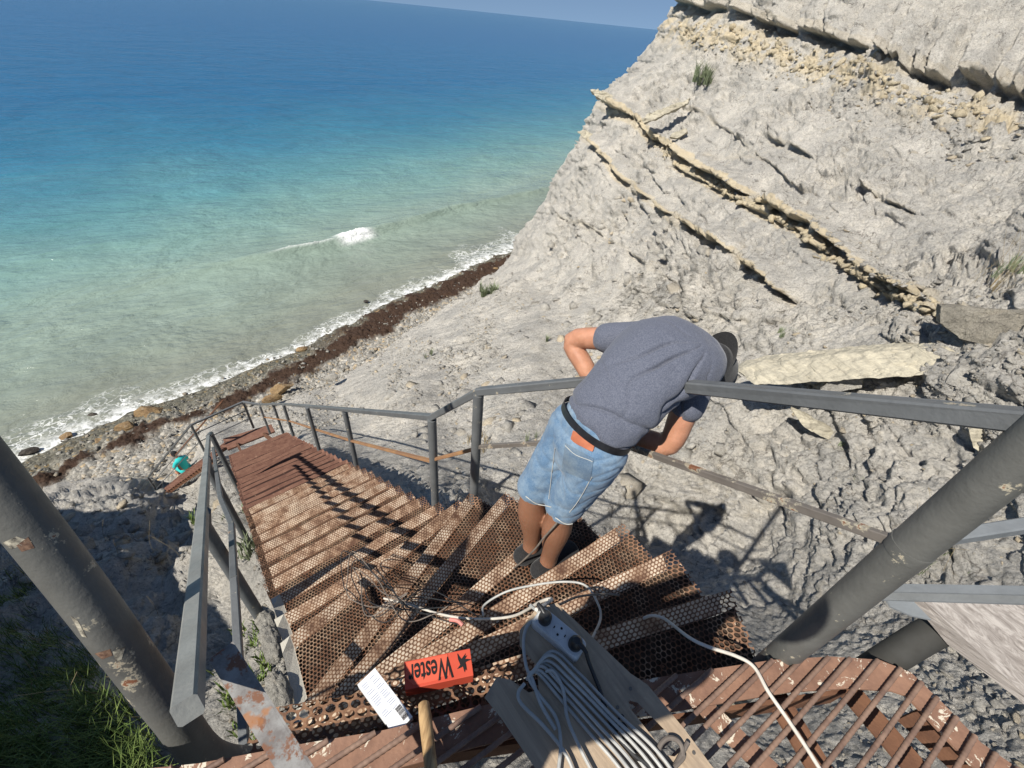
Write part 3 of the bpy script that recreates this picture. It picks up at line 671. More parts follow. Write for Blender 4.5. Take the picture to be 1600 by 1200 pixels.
# ---------------------------------------------------------------- railings
V2 = P(962, 592, 1.93); V3 = P(1690, 666, .745); V4 = np.array([1.50, -.35, .985])
r1 = empty('stair_railing', (C1[0], C1[1], -1.57), 'long grey railing right of the stairs with an orange mid rail', 'railing')
top = [PZ(405, 632, -7.14), np.array([-4.52, 6.41, -4.93]), np.array([-.50, 2.10, -.62]), np.array([-.176, 1.848, -.14]), V2, V3+(V3-V2)*.02]
m = MB(); m.poly(top, .04, .042); m.build('handrail', GREY, r1)
rp = [((-.18, 1.848, -1.2), (-.176, 1.848, -.16)), ((-.505, 2.10, -1.66), (-.50, 2.10, -.64)), ((V2[0], V2[1], -.74), (V2[0], V2[1], V2[2]-.02)),
      ((-1.82, 3.548, -3.1), (-1.82, 3.548, -2.10)), ((-2.99, 4.733, -4.3), (-2.99, 4.733, -3.28)), ((-4.53, 6.41, -5.95), (-4.53, 6.41, -4.96)), ((-5.6, 7.57, -7.1), (-5.6, 7.57, -6.08)), ((-6.66, 8.477, -8.2), (-6.66, 8.477, -7.16))]
for a, b_ in rp:
    m = MB(); m.tube([a, b_], .03, 14); m.build('post', GREY, r1, True)
m = MB(); ms = [np.array(q)-[0, 0, .47] for q in (top[0], top[1], (-1.82, 3.548, -2.10))]+[np.array([-.505, 2.1, -1.06])]
m.poly(ms, .032, .022); m.poly([(-.505, 2.1, -1.04), (-.18, 1.848, -.60)], .022, .022); m.build('mid_rail', ORN, r1)
m = MB(); m2 = P(951, 686, 2.02); m.poly([(-.18, 1.848, -.585), m2, (.93, .612, .595)], .019, .026); m.build('mid_rail', [grey_paint('worn_grey_bar', (.17, .15, .13), .56)], r1)
# big pipe posts of the landing
def pipe(pts, r, label, chips=True, seg=28, n=10):
    t = empty('pipe_post', pts[0], label, 'pipe post'); m = MB(); m.tube(spline(pts, n), r, seg); m.build('pipe', GREYP, t, True); return t
pp1 = pipe([(.935, .61, -.5), (.935, .61, .5), (.935, .61, 1.6), (.935, .61, 2.4)], .042, 'thick grey vertical pipe at the outer corner of the landing, right of the white cord')
m = MB(); m.tube([(.935, .61, .575), (.935, .61, .605)], .0435, 28); m.build('weld_collar', GREYP, pp1, True)
# left pipe: comes up from the landing edge and leans out to the left
lp_ = [P(330, 1185, 1.36), P(262, 1105, 1.20), P(160, 968, 1.05), P(60, 838, .96), P(-60, 690, .88), P(-220, 500, .8)]
lp_.append(lp_[-1]+(lp_[-1]-lp_[-2])*4.)
LPR = .048
pp2 = pipe([P(420, 1196, 1.50)]+lp_, LPR, 'thick chipped grey pipe bending up to the left of the landing, above the grass')
def chipat(px, py, rad, seed):
    """paint chip on the pipe: a rust patch with a raised flake"""
    r_ = ray(px, py); best = None
    for q_ in spline(lp_, 60):
        dd_ = (q_-CAM)@r_/(r_@r_); mis = np.linalg.norm(CAM+dd_*r_-q_)
        if best is None or mis < best[0]: best = (mis, q_, dd_)
    c = best[1]; tow = CAM-c; tow /= np.linalg.norm(tow); hit = CAM+(best[2]-.0)*r_
    base = c+tow*LPR+(hit-c)*.7; nn_ = base-c; nn_ /= np.linalg.norm(nn_)
    base = c+nn_*(LPR+.0003); u_ = np.cross(nn_, (0, 0, 1)); u_ /= np.linalg.norm(u_); w_ = np.cross(nn_, u_)
    axd = lp_[3]-lp_[2]; axd = axd/np.linalg.norm(axd); rs = np.random.default_rng(seed); n_ = 17; pts = []
    for i in range(n_):
        a = 2*math.pi*i/n_; rr = rad*(.75+.4*rs.random())*(1.25 if abs(math.cos(a)) > .6 else .75)
        q_ = base+u_*rr*math.cos(a)*1.0+w_*rr*math.sin(a); ax = q_-c
        o_ = q_-base; o_ = o_-o_.dot(axd)*axd; pts.append(q_-nn_*(np.sum(o_**2)/(2*LPR)))
    m = MB(); m.prism(pts, nn_, .0012); m.build('bare_patch', mat_noise('bare_rust', (.085, .045, .032), (.19, .12, .085), 60, .8), pp2)
pp3 = pipe([P(1352, 1052, 1.50), P(1400, 1022, 1.44), P(1450, 992, 1.41), P(1500, 968, 1.40)], .045, 'dark grey pipe in shade beside the rebar grate under the weathered board', n=6); pp3.children[0].data.materials[0] = mat_noise('shade_dark_pipe_grey', (.05, .05, .046), (.035, .034, .03), 9, .8)  # pipe grey darkened in the material for the shade it stands in
# left railing
r2 = empty('stair_railing', sp(-.9, 1.3), 'pale grey railing left of the stairs with a square handrail', 'railing')
n0 = P(294, 1100, .80)
vpd = ray(331, 617); vpd /= np.linalg.norm(vpd)
nr = P(327, 671, 1.); 
ln = 6.2; n1 = n0+vpd*ln
m = MB(); m.poly([n0-vpd*.02, n0+vpd*.02, n1], .042, .042); m.build('handrail', grey_paint('pale_grey_paint', (.245, .25, .235), .8), r2)
for p_, l_ in (((412, 972), 1.3), ((381, 835), 1.3), ((371, 762), 1.28)):
    r_ = ray(*p_); b0 = P(*p_, dplane(*p_, -.12)); # top where the vertical meets the rail plane
    m = MB(); t_ = None
    for q_ in np.linspace(0, ln, 600):
        h_ = n0+vpd*q_; dd_ = np.linalg.norm(h_[:2]-b0[:2])
        if t_ is None or dd_ < t_[0]: t_ = (dd_, h_)
    m.tube([b0-[0, 0, .3], [b0[0], b0[1], t_[1][2]-.1], t_[1]], .033, 14); m.build('post', GREY, r2, True)
a_ = P(382, 1165, 1.55); b_ = P(372, 1010, 1.75); c_ = P(366, 905, 1.98); m = MB(); m.poly([a_, b_, c_], .03, .03); m.build('mid_rail', GREY, r2)
m = MB(); m.poly([P(366, 905, 2.0), P(362, 820, 2.6), P(345, 780, 3.1), P(333, 700, 5.6)], .03, .03); m.build('mid_rail', GREY, r2)
# lower landing railing and railing of the last flight
r3 = empty('lower_railing', (f0[0], f0[1], LZ), 'thin grey railing round the lower landing and last flight by the beach', 'railing')
c0 = PZ(380, 628, LZ+.95); c1_ = PZ(298, 664, LZ+.95); c2_ = PZ(231, 746, -12.1+.9)
m = MB(); m.poly([top[0], c0, c1_], .05, .05); m.poly([c1_+[0, 0, -.0], c2_], .05, .05); m.build('handrail', GREY, r3)
for dz_ in (.32, .62):
    m = MB(); m.poly([c0-[0, 0, dz_], c1_-[0, 0, dz_]], .02, .02); m.poly([c1_-[0, 0, dz_], c2_-[0, 0, dz_]], .02, .02); m.build('mid_rail', GREY, r3)
for q_ in (c0, c1_, c2_):
    m = MB(); m.tube([q_-[0, 0, 1.0], q_], .032, 10); m.build('post', GREY, r3, True)
off = np.append(fl*(1.0 if (fl@(f0-c1_)[:2]) > 0 else -1.0), 0)
m = MB(); q0_ = c1_+off*1.05; q1_ = c2_+off*1.05; m.poly([q0_, q1_], .04, .04); m.build('handrail', mat_brown, r3)

# ================================================================ LANDING
land = empty('rebar_landing', (.4, .1, 0), 'rusty landing grate of ribbed bars welded on flat steel at the head of the stairs', 'landing')
PATCHY = NB('rust_with_flaking_paint', .8, .3); _v = PATCHY.coord('Object')
_c = PATCHY.mix(PATCHY.ramp(PATCHY.noise(_v, 10, 5, .7), [(.35, 0), (.65, 1)]), (.29, .165, .11), (.18, .10, .07))
_c = PATCHY.mix(PATCHY.ramp(PATCHY.noise(_v, 16, 6, .75, .6), [(.575, 0), (.59, 1)]), _c, (.62, .56, .45)); PATCHY.color(_c); PATCHY.bump(PATCHY.noise(_v, 80, 4), .0015); PATCHY = PATCHY.m
REB = mat_noise('rusty_ribbed_bar', (.27, .175, .125), (.16, .10, .075), 20, .6, .35)
rim = [PZ(*p_, 0)[:2] for p_ in [(-60, 1230), (310, 1192), (480, 1160), (600, 1140), (740, 1105), (830, 1085), (960, 1068), (1110, 1045), (1210, 1030), (1300, 1025), (1375, 1030), (1425, 1050), (1475, 1098), (1535, 1160), (1590, 1198), (1760, 1300)]]
rim = np.array(rim)
def inset(pl, w):
    out = []
    for i in range(len(pl)):
        t = pl[min(i+1, len(pl)-1)]-pl[max(i-1, 0)]; t = t/np.linalg.norm(t); out.append(pl[i]+w*np.array([t[1], -t[0]]))
    return np.array(out)
rin = inset(rim, .085)
m = MB(); n_ = len(rim)
vs = [(*q, z_) for pl, z_ in ((rim, -.004), (rin, -.004), (rin, -.012), (rim, -.05)) for q in pl]
m.add(vs, [(k*n_+i, k*n_+i+1, ((k+1) % 4)*n_+i+1, ((k+1) % 4)*n_+i) for i in range(n_-1) for k in range(4)])
m.build('edge_plate', PATCHY, land)
u54 = np.array([math.sin(math.radians(54)), math.cos(math.radians(54))]); n54 = np.array([u54[1], -u54[0]])
def rebar(p0, p1, r=.0066):
    p0 = np.asarray(p0, float); p1 = np.asarray(p1, float); L = np.linalg.norm(p1-p0); d = (p1-p0)/L; m = MB()
    n_ = int(L/.005); pts = [p0+d*L*i/n_ for i in range(n_+1)]; rr = [r*(1.0 if i % 3 else 1.13) for i in range(n_+1)]
    m.tube(pts, rr, 10); o = m.build('ribbed_bar', REB, land, True); return o
tops = [PZ(*p_, .01)[:2] for p_ in [(1094, 1063), (1150, 1055), (1195, 1044), (1247, 1036), (1292, 1030), (1326, 1032), (1367, 1038), (1407, 1046), (1439, 1068), (1461, 1096), (1491, 1128), (1525, 1148), (1559, 1174)]]
offs = [q@n54 for q in tops]; print('rebar spacing', np.round(np.diff(offs), 3))
k0 = offs[0]; sp_ = (offs[-1]-offs[0])/(len(offs)-1)
for i in range(-17, 16):
    o_ = k0+i*sp_ if not 0 <= i < len(offs) else offs[i]
    # intersect with rim polyline, furthest along u54
    best = None
    for a, b_ in zip(rim[:-1], rim[1:]):
        da, db = a@n54-o_, b_@n54-o_
        if da*db <= 0 and da != db:
            q = a+(b_-a)*da/(da-db); 
            if best is None or q@u54 > best: best = q@u54
    if best is None: continue
    e1_ = n54*o_+u54*(best-.012); s_ = n54*o_+u54*(-1.15)
    rebar((*s_, .008), (*e1_, .008))
# beams under the bars
for (a, b_), w_, z_ in (((PZ(1080, 1085, -.03), PZ(1290, 1290, -.03)), .055, -.030), ((PZ(480, 1175, -.03), PZ(560, 1330, -.03)), .055, -.030)):
    m = MB(); a = np.array([a[0], a[1], z_]); b_ = np.array([b_[0], b_[1], z_]); m.bar(a, b_, w_, .01); m.build('flat_bar', PATCHY, land)
for (a, b_), z_ in (((PZ(1300, 1050, -.1), PZ(1480, 1260, -.1)), -.10), ((PZ(1200, 1060, -.1), PZ(1340, 1290, -.1)), -.12)):
    a = np.array([a[0], a[1], z_]); b_ = np.array([b_[0], b_[1], z_]); m = MB(); m.bar(a, b_, .07, .008); m.bar(a+[.035, .02, -.035], b_+[.035, .02, -.035], .008, .07); m.build('angle_beam', mat_brown, land)
m = MB(); m.bar((1.30, .50, -.09), (1.62, .10, -.09), .012, .10); m.bar((1.1, .53, -.09), (-.5, .2, -.09), .012, .10); m.build('edge_beam', mat_brown, land)
for x_, y_ in ((.35, .35), (-.45, .12), (-.5, -1.0), (1.0, -1.0)):
    m = MB(); m.tube([(x_, y_, -.03), (x_, y_, -2.4)], .04, 12); m.build('support_leg', mat_brown, land)
# channel rail, gusset and planks on the right
r4 = empty('channel_rail', (1.1, .6, .3), 'grey channel iron with a rusty web welded to the outer pipe post', 'rail')
RGREY = grey_paint('mid_grey_paint', (.20, .215, .225), .75)
a = np.array([.97, .63, .355]); b_ = P(1640, 930, 1.02); dr = (b_-a)/np.linalg.norm(b_-a)
m = MB(); m.bar(a+[0, 0, .018], b_+[0, 0, .018], .022, .005); m.bar(a-[0, 0, .018], b_-[0, 0, .018], .030, .005); m.build('flange', RGREY, r4)
m = MB(); sd = np.cross(dr, (0, 0, 1)); m.bar(a-sd*.012, b_-sd*.010, .005, .032); m.build('web', mat_brown, r4)
g0 = PZ(1378, 935, .31); m = MB(); m.prism([PZ(1380, 928, .30), PZ(1420, 932, .31), PZ(1455, 968, .27), PZ(1425, 962, .26), PZ(1392, 948, .27)], (0, 0, -1), .006); m.build('gusset', RGREY, r4)
r5 = empty('side_railing', (1.1, .6, .6), 'short grey bar running right from the outer pipe post above the channel iron', 'rail')
m = MB(); m.poly([(.98, .62, .62), P(1640, 815, 1.0)], .028, .028); m.build('bar', RGREY, r5)
WOOD = NB('weathered_planks', .8, .2); _v = WOOD.coord('Object', (1, 1, 1))
_wt = WOOD.new('Mapping'); _wt.inputs['Rotation'].default_value = (0, 0, .75); WOOD.L(_v, _wt.inputs[0]); _ws = WOOD.new('Mapping'); _ws.inputs['Scale'].default_value = (1.5, 22, 22); WOOD.L(_wt.outputs[0], _ws.inputs[0])
_g2 = WOOD.noise(_ws.outputs[0], 2.2, 7, .65, 1.4)
WOOD.color(WOOD.mix(WOOD.ramp(_g2, [(.35, 0), (.5, .5), (.6, 1)]), (.20, .175, .155), (.40, .365, .33))); WOOD.bump(_g2, .006); WOOD = WOOD.m
pa = empty('weathered_board', PZ(1500, 1000, .15), 'wide weathered grey board under the channel iron on the far right', 'board')
m = MB(); q = [PZ(1432, 930, .20), PZ(1610, 925, .22), PZ(1700, 1170, .10), PZ(1600, 1085, .10), PZ(1490, 1000, .12)]
m.prism([q[0], q[1], q[2], q[3], q[4]], (.0, .0, -1), .03); m.build('plank', WOOD, pa, bevel=.003)
# ================================================================ HILLSIDE to the left and behind (outside the frame, throws the shade on the left slope)
hb = [(-3.2, 2.1), (-2, 1.95), (-.8, 1.78), (.2, 1.72), (1.2, 1.75), (2.4, 1.8), (3.6, 1.85), (5, 1.9), (6.2, 2.0), (7.3, 3.0), (9, 3.9), (12, 5.2), (16, 7)]
tau = [3.5, 3.5, 3.6, 3.8, 4, 4.2, 4.6, 5.4, 6.5, 8, 9.5, 11, 13]
hb = np.array(spline([np.array([a, b_, t_]) for (a, b_), t_ in zip(hb, tau)], 10))
crestl = np.array([sp(a, b_, -.75)-SUN*t_ for a, b_, t_ in hb])
rowsH = []
K = 30
for k in range(K):
    f_ = k/(K-1)
    lat = np.append(SL, 0)
    if f_ < .3:
        g_ = 1-f_/.3; off_ = lat*(-.15*g_*(0))+np.array([0, 0, -1.])*g_*5+lat*.25*g_
        rowsH.append(crestl+off_)
    else:
        g_ = (f_-.3)/.7; rowsH.append(crestl+lat*g_*7+np.array([0, 0, 1.])*(g_*2.2)*np.clip(1-np.arange(len(crestl))/len(crestl), .2, 1)[:, None])
H3 = np.array(rowsH)
hp = H3.reshape(-1, 3)
nz_ = .30*fbm(hp*.9, 4, 201)[:, None]+.10*blocks(hp*2.2, 205, .8)[0][:, None]
me = grid_mesh('hillside', hp+nz_*np.array([-.3, -.3, 1.]), K, len(crestl)); attr(me, 'bed', np.zeros(len(hp)))
tag(link('hillside', me, ROCK), kind='structure')

# ================================================================ THINGS LYING ON THE LANDING AND STAIRS
PLY = NB('plywood', .65, .25); _v = PLY.coord('Object'); _m1 = PLY.new('Mapping'); _m1.inputs['Rotation'].default_value = (0, 0, .85); PLY.L(_v, _m1.inputs[0]); _m2 = PLY.new('Mapping'); _m2.inputs['Scale'].default_value = (3, 30, 3); PLY.L(_m1.outputs[0], _m2.inputs[0])
_g1 = PLY.noise(_m2.outputs[0], 1.4, 6, .6, 1.2)
_c = PLY.mix(PLY.ramp(_g1, [(.35, 0), (.65, 1)]), (.44, .34, .235), (.31, .235, .165))
_c = PLY.mix(PLY.ramp(PLY.noise(_v, 9, 5, .7), [(.52, 0), (.66, .45)]), _c, (.20, .16, .125)); PLY.color(_c); PLY.bump(_g1, .0015); PLY = PLY.m
BLACKP = mat_noise('black_plastic', (.012, .012, .013), (.022, .022, .022), 20, .42, .45)
# plane of the board: near end low, far end a little higher
bz0 = .155
def pb(px, py, h=0):
    """a point on the board's tilted plane"""
    r_ = ray(px, py); # z = bz0 + .13*(y-.35)
    k_ = (bz0+.10*(0-.35)+h-1.45)/(r_[2]-.10*r_[1]); return CAM+k_*r_
outline = [(757, 1090), (776, 1058), (798, 1062), (826, 1082), (842, 1078), (838, 1040), (812, 1010), (812, 985), (838, 950), (870, 942), (985, 1052), (1012, 1070), (1070, 1140), (1122, 1210), (1160, 1290), (900, 1290), (836, 1200), (783, 1122)]
hole_ = [(982, 1094), (996, 1098), (1068, 1170), (1054, 1182), (1042, 1180), (984, 1106)]
bn_ = np.array([0, -.10, 1.]); bn_ /= np.linalg.norm(bn_)
bpl = empty('cable_board', pb(930, 1090), 'plywood cable winding board with a hand hole, lying over the head of the stairs', 'board')
# triangulate outline with hole through bmesh
bm = bmesh.new()
def ring(pts, h): return [bm.verts.new(pb(*p_, h)) for p_ in pts]
for h in (0, -.014):
    o_ = ring(outline, h); i_ = ring(hole_, h)
    eds = [bm.edges.new((r_[k_], r_[(k_+1) % len(r_)])) for r_ in (o_, i_) for k_ in range(len(r_))]
    bmesh.ops.triangle_fill(bm, edges=eds, use_beauty=True)
    if h == 0: to, ti = o_, i_
for a_r, b_r in ((to, o_), (ti, i_)):
    for k_ in range(len(a_r)): bm.faces.new((a_r[k_], a_r[(k_+1) % len(a_r)], b_r[(k_+1) % len(a_r)], b_r[k_]))
bmesh.ops.recalc_face_normals(bm, faces=bm.faces)
me = bpy.data.meshes.new('board'); bm.to_mesh(me); bm.free(); link('board', me, PLY, bpl)
SCREW = mat_noise('dull_screw', (.12, .11, .10), (.2, .18, .15), 50, .5, .5, .6)
for p_ in ((985, 1076), (965, 1105), (1012, 1158), (1084, 1176)):
    m = MB(); c = pb(*p_, .0005); m.tube([c, c+bn_*.0012], .0042, 14); m.tube([c+bn_*.001, c+bn_*.0014], .0015, 8); m.build('screw', SCREW, bpl)
INK = mat_noise('felt_pen', (.03, .028, .03), (.05, .045, .05), 10, .8)
def text_on(txt, p_of, size, nrm, xdir, mat, name='writing', parent=None, shear=0, ext=.0003, bold=0, sx=1.):
    cu = bpy.data.curves.new('t', 'FONT'); cu.body = txt; cu.size = size; cu.align_x = 'CENTER'; cu.align_y = 'CENTER'; cu.shear = shear; cu.extrude = ext; cu.offset = bold
    o = bpy.data.objects.new('t', cu); COL.objects.link(o)
    me = bpy.data.meshes.new_from_object(o.evaluated_get(bpy.context.evaluated_depsgraph_get())); bpy.data.objects.remove(o)
    z = Vector(nrm).normalized(); x = Vector(xdir); x = (x-x.dot(z)*z).normalized(); y = z.cross(x)
    for v_ in me.vertices: c_ = v_.co.copy(); v_.co = Vector(p_of)+x*c_.x*sx+y*c_.y+z*(c_.z+.0006)
    return link(name, me, mat, parent)
xd = pb(990, 1165)-pb(960, 1115)
text_on('53.', pb(988, 1164, .0008), .036, bn_, pb(970, 1150)-pb(992, 1178), INK, 'handwriting', bpl, .15, bold=.0003)
text_on('UJ.', pb(968, 1132, .0008), .040, bn_, pb(954, 1112)-pb(978, 1146), INK, 'handwriting', bpl, -.2, bold=.0003)

# power strip
WPL = mat_noise('white_plastic', (.52, .53, .53), (.34, .34, .33), 22, .5, .4, 0, 0, 60, .5, .75)
DK = mat_noise('dark_socket', (.01, .01, .01), (.02, .02, .02), 10, .6)
ps = empty('power_strip', pb(890, 1000), 'white three-socket power strip with two black plugs on the plywood board', 'power strip')
A0 = pb(838, 961, .018); A1 = pb(909, 1021, .018); ux = (A1-A0)/np.linalg.norm(A1-A0); ux -= ux.dot(bn_)*bn_; ux /= np.linalg.norm(ux); uy = np.cross(bn_, ux); cS = (A0+A1)/2
hl_ = np.linalg.norm(A1-A0)/2; hw_ = .0275
def rbox(c, x, y, z, hx, hy, hz, r, name, mat, parent, seg=6, taper=.9):
    pts = []
    for qx, qy, a0 in ((1, 1, 0), (-1, 1, 90), (-1, -1, 180), (1, -1, 270)):
        for k_ in range(seg+1):
            a = math.radians(a0+90*k_/seg); pts.append((qx*(hx-r)+r*math.cos(a), qy*(hy-r)+r*math.sin(a)))
    m = MB(); n = len(pts); vs = []
    for t_, z_ in ((1, -hz), (1, hz*.45), (.5+taper/2, hz*.85), (taper, hz)): vs += [c+x*px_*t_+y*py_*t_+z*z_ for px_, py_ in pts]
    m.add(vs, [(j*n+i, j*n+(i+1) % n, (j+1)*n+(i+1) % n, (j+1)*n+i) for j in range(3) for i in range(n)]+[tuple(range(n))[::-1], tuple(3*n+i for i in range(n))])
    return m.build(name, mat, parent, smooth=True)
rbox(cS, ux, uy, bn_, hl_, hw_, .018, .012, 'case', WPL, ps, taper=.9)
for k_, off_ in enumerate((-.048, 0, .048)):
    c = cS+ux*off_+bn_*.018
    if k_ == 1:
        m = MB(); m.tube([c-bn_*.002, c+bn_*.0012], [.0195, .0185], 28); so_ = m.build('socket', WPL, ps, True)
        m = MB()
        for q_ in (-.0095, .0095): m.tube([c+bn_*.0012+uy*q_, c+bn_*.0022+uy*q_], .0032, 12)
        for q_ in (-.017, .017): m.box(c+bn_*.0015+ux*q_, ux*.0015, uy*.003, bn_*.001)
        m.build('contact', DK, so_)
    else:
        pl = MB(); pl.tube([c, c+bn_*.018, c+bn_*.030, c+bn_*.036], [.0180, .0178, .0145, .009], 24); plug = pl.build('plug', BLACKP, ps, True)
        m = MB(); kd = (ux*1.0-uy*.2) if k_ == 2 else (-ux+uy*.3); m.tube([c+bn_*.026, c+bn_*.034+kd*.02, c+bn_*.03+kd*.034], [.009, .0065, .005], 12); m.build('strain_relief', BLACKP, plug, True)
S1 = cS-ux*.048; S3 = cS+ux*.048
def cable(name, pts, r, mat, label, cat='cable', group=None, seg=8, n=8):
    m = MB(); m.tube(spline(pts, n), r, seg); o = m.build(name, mat, None, True); return tag(o, label, cat, group)
GC = mat_noise('grey_cable_sheath', (.42, .415, .385), (.33, .33, .31), 20, .5, .4)
WC = mat_noise('cream_cable_sheath', (.62, .58, .50), (.50, .46, .40), 20, .5, .4)
BC = mat_noise('black_cable_sheath', (.014, .014, .015), (.03, .03, .03), 20, .45, .5)
DC = mat_noise('brown_grey_cable_sheath', (.12, .10, .085), (.20, .17, .14), 20, .55, .4)
# coil wound round the board
coil = empty('extension_cable_coil', pb(900, 1110), 'long grey extension cable wound lengthwise round the plywood board', 'cable')
rr = random.Random(3)
for i in range(7):
    o1 = i*5.2; w_ = rr.uniform(-3, 3)
    a_ = [(822+o1*.25, 1062-o1*.3), (838+o1*.8, 1052-o1*1.0+w_), (872+o1*1.0, 1088-o1*1.2), (918+o1*1.5+w_, 1140-o1*.9), (965+o1*1.9, 1196-o1*.8), (1010+o1*2.1, 1262-o1*.7)]
    h_ = .007+.004*(i % 3)+.002*i
    m = MB(); m.tube(spline([pb(*q_, h_+.004*math.sin(j*1.7+i)) for j, q_ in enumerate(a_)], 10), .0042, 8); m.build('turn', GC, coil, True)
for a_ in ([(852, 1048), (866, 1050), (880, 1078), (886, 1120), (902, 1160), (930, 1215)], [(820, 1068), (810, 1082), (815, 1100), (850, 1135), (885, 1180), (905, 1230)], [(836, 1046), (826, 1058), (842, 1085), (868, 1120), (876, 1160), (872, 1210)]):
    m = MB(); m.tube(spline([pb(*q_, .02) for q_ in a_], 10), .0042, 8); m.build('turn', GC, coil, True)
m = MB(); m.tube(spline([S1+bn_*.03-ux*.05, pb(845, 962, .02), pb(826, 975, .012), pb(818, 1000, .012), pb(822, 1040, .012), pb(832, 1062, .02), pb(845, 1100, .02), pb(868, 1140, .02)], 10), .0045, 8); m.build('lead', GC, coil, True)
def on(px, py, z): return PZ(px, py, z)
cable('cable', [S1+bn_*.034-ux*.03, on(862, 937, .13), on(845, 940, .05), on(800, 963, -.30), on(740, 967, -.48), on(690, 960, -.60), on(640, 945, -.75), on(600, 935, -.85)], .005, WC, 'cream cable running from the white power strip down across the perforated treads')
cable('cable', [on(755, 962, -.42), on(757, 945, -.45), on(790, 925, -.42), on(830, 915, -.36), on(880, 909, -.30), on(915, 915, -.28), on(935, 945, -.24), on(938, 968, -.2), on(925, 998, -.10)], .0045, GC, 'grey cable looping in a wide arc behind the worker')
cable('cable', [on(1005, 966, -.13), on(1020, 962, -.10), on(1040, 968, -.08), on(1075, 995, .0), on(1105, 1010, .02), on(1150, 1025, .02), on(1178, 1042, .025), on(1200, 1080, .028), on(1228, 1120, .028), on(1258, 1165, .028), on(1290, 1215, .028), on(1330, 1270, .028)], .0052, WC, 'cream white cord lying across the rebar landing')
cable('cable', [S3+bn_*.036+ux*.028, pb(922, 1040, .02), pb(938, 1080, .012), pb(950, 1120, .012), pb(968, 1155, .012), pb(990, 1180, .012), pb(1015, 1198, .012), pb(1050, 1230, .012)], .0052, BC, 'black cord plugged into the lower socket of the power strip')
lp2 = [pb(1048+19*math.cos(a), 1176-23*math.sin(a), .010+.004*math.sin(a)) for a in np.linspace(-1.9, 5.0, 16)]
cable('cable_loop', [pb(1028, 1222, .01)]+lp2[3:]+[pb(1075, 1160, .01)], .0055, DC, 'dark cable ring lying beside the hand hole of the plywood board', 'cable')
cable('cable', [on(968, 930, -.2), on(945, 928, -.2), on(905, 932, -.12), on(880, 942, .0), on(862, 950, .1)], .004, DC, 'thin dark cable reaching from the power strip to the tread edge')
# tangle left of the board
for i in range(5):
    o = i*3.
    pts = [on(735-o*3, 962-o, -.52), on(690-o, 957-o*.6, -.6), on(645, 950+o*.8, -.72), on(600-o, 925-o*2.2, -.84), on(578-o*3, 905-o*3, -.95), on(560-o*2, 890+o*2, -.98), on(556-o, 915+o*2, -.92), on(575+o*2, 950+o, -.82), on(620+o*3, 948-o*2, -.75), on(700+o*4, 966-o, -.55)]
    pts = [q_+np.array([rr.gauss(0, .022), rr.gauss(0, .022), abs(rr.gauss(0, .004))]) for q_ in pts]
    cable('cable', pts[i % 3:len(pts)-(i % 2)], .0026, DC if i % 2 else BC, ['thin black wire forming the widest loop of the tangle on the steps', 'brown wire of the tangle nearest the red box', 'black wire of the tangle crossing the sunlit treads', 'brown wire curling at the left end of the tangle', 'black wire at the outer left edge of the tangle'][i], 'cable', 'tangled wires on the steps')
cable('wire_end', [on(703, 968, -.48), on(715, 970, -.47), on(723, 977, -.47)], .008, mat_noise('pink_plastic', (.62, .22, .18), (.5, .2, .17), 10, .6), 'short pink cable end above the red box', 'cable end', n=4)

# red box
RED = mat_noise('orange_red_card', (.56, .085, .045), (.50, .065, .035), 6, .6, .3)
rb = empty('red_box', PZ(685, 1050, -.10), 'orange red cardboard tool box with upside-down black lettering on the top step', 'box')
R0, R1, R2, R3 = PZ(632, 1034, -.035), PZ(735, 1013, -.035), PZ(738, 1056, -.035), PZ(633, 1078, -.035)
ex_ = (R1-R0); W_ = np.linalg.norm(ex_); ex_ /= W_; ey_ = np.cross((0, 0, 1), ex_)  # ey away
Hb = np.linalg.norm(((R3+R2)-(R0+R1))/2)
cB = (R0+R1+R2+R3)/4
m = MB(); m.box(cB-[0, 0, .028], ex_*W_/2, ey_*Hb/2, (0, 0, .028)); m.build('carton', RED, rb, bevel=.0015)
REDF = mat_noise('bright_orange_red_card', (.66, .12, .065), (.60, .10, .055), 6, .5, .3)
m = MB(); m.prism([cB+ex_*a*W_/2+ey_*b_*Hb/2+[0, 0, .001] for a, b_ in ((-.93, .9), (-.97, -.2), (-.74, -.80), (-.1, -.80), (.08, -.62), (.30, -.66), (.30, .9))][::-1], (0, 0, 1), .0006); m.build('bright_panel', REDF, rb)  # brighter red panel over the left part of the box top
BLK = mat_noise('black_print', (.012, .010, .010), (.02, .015, .015), 10, .6)
text_on('Wester', cB-ex_*W_*.12+[0, 0, .0022], .080, (0, 0, 1), -ex_, BLK, 'lettering', rb, 0, .0002, .0010, .50)
# spiky emblem beside the word: a crouching crest of curved spikes
em = cB+ex_*W_*.36+ey_*Hb*.02+[0, 0, .0022]
m = MB()
for k_, (ax_, ay_, L_, cu_) in enumerate([(-.2, .9, .030, .5), (.25, .8, .026, -.4), (.7, .4, .022, .6), (.9, -.1, .026, .5), (.5, -.7, .024, -.5), (-.1, -.8, .026, .5), (-.7, -.3, .022, .5)]):
    d_ = ex_*ax_+ey_*ay_; d_ /= np.linalg.norm(d_); s_ = np.cross((0, 0, 1), d_)
    pts_ = [em-d_*.004-s_*.006, em+d_*L_*.5-s_*.001+s_*cu_*.006, em+d_*L_+s_*cu_*.012, em+d_*L_*.45+s_*.006+s_*cu_*.006, em-d_*.002+s_*.008]
    m.prism([q_+[0, 0, .00003*k_] for q_ in pts_], (0, 0, 1), .0003+.00002*k_)
m.build('emblem', BLK, rb)
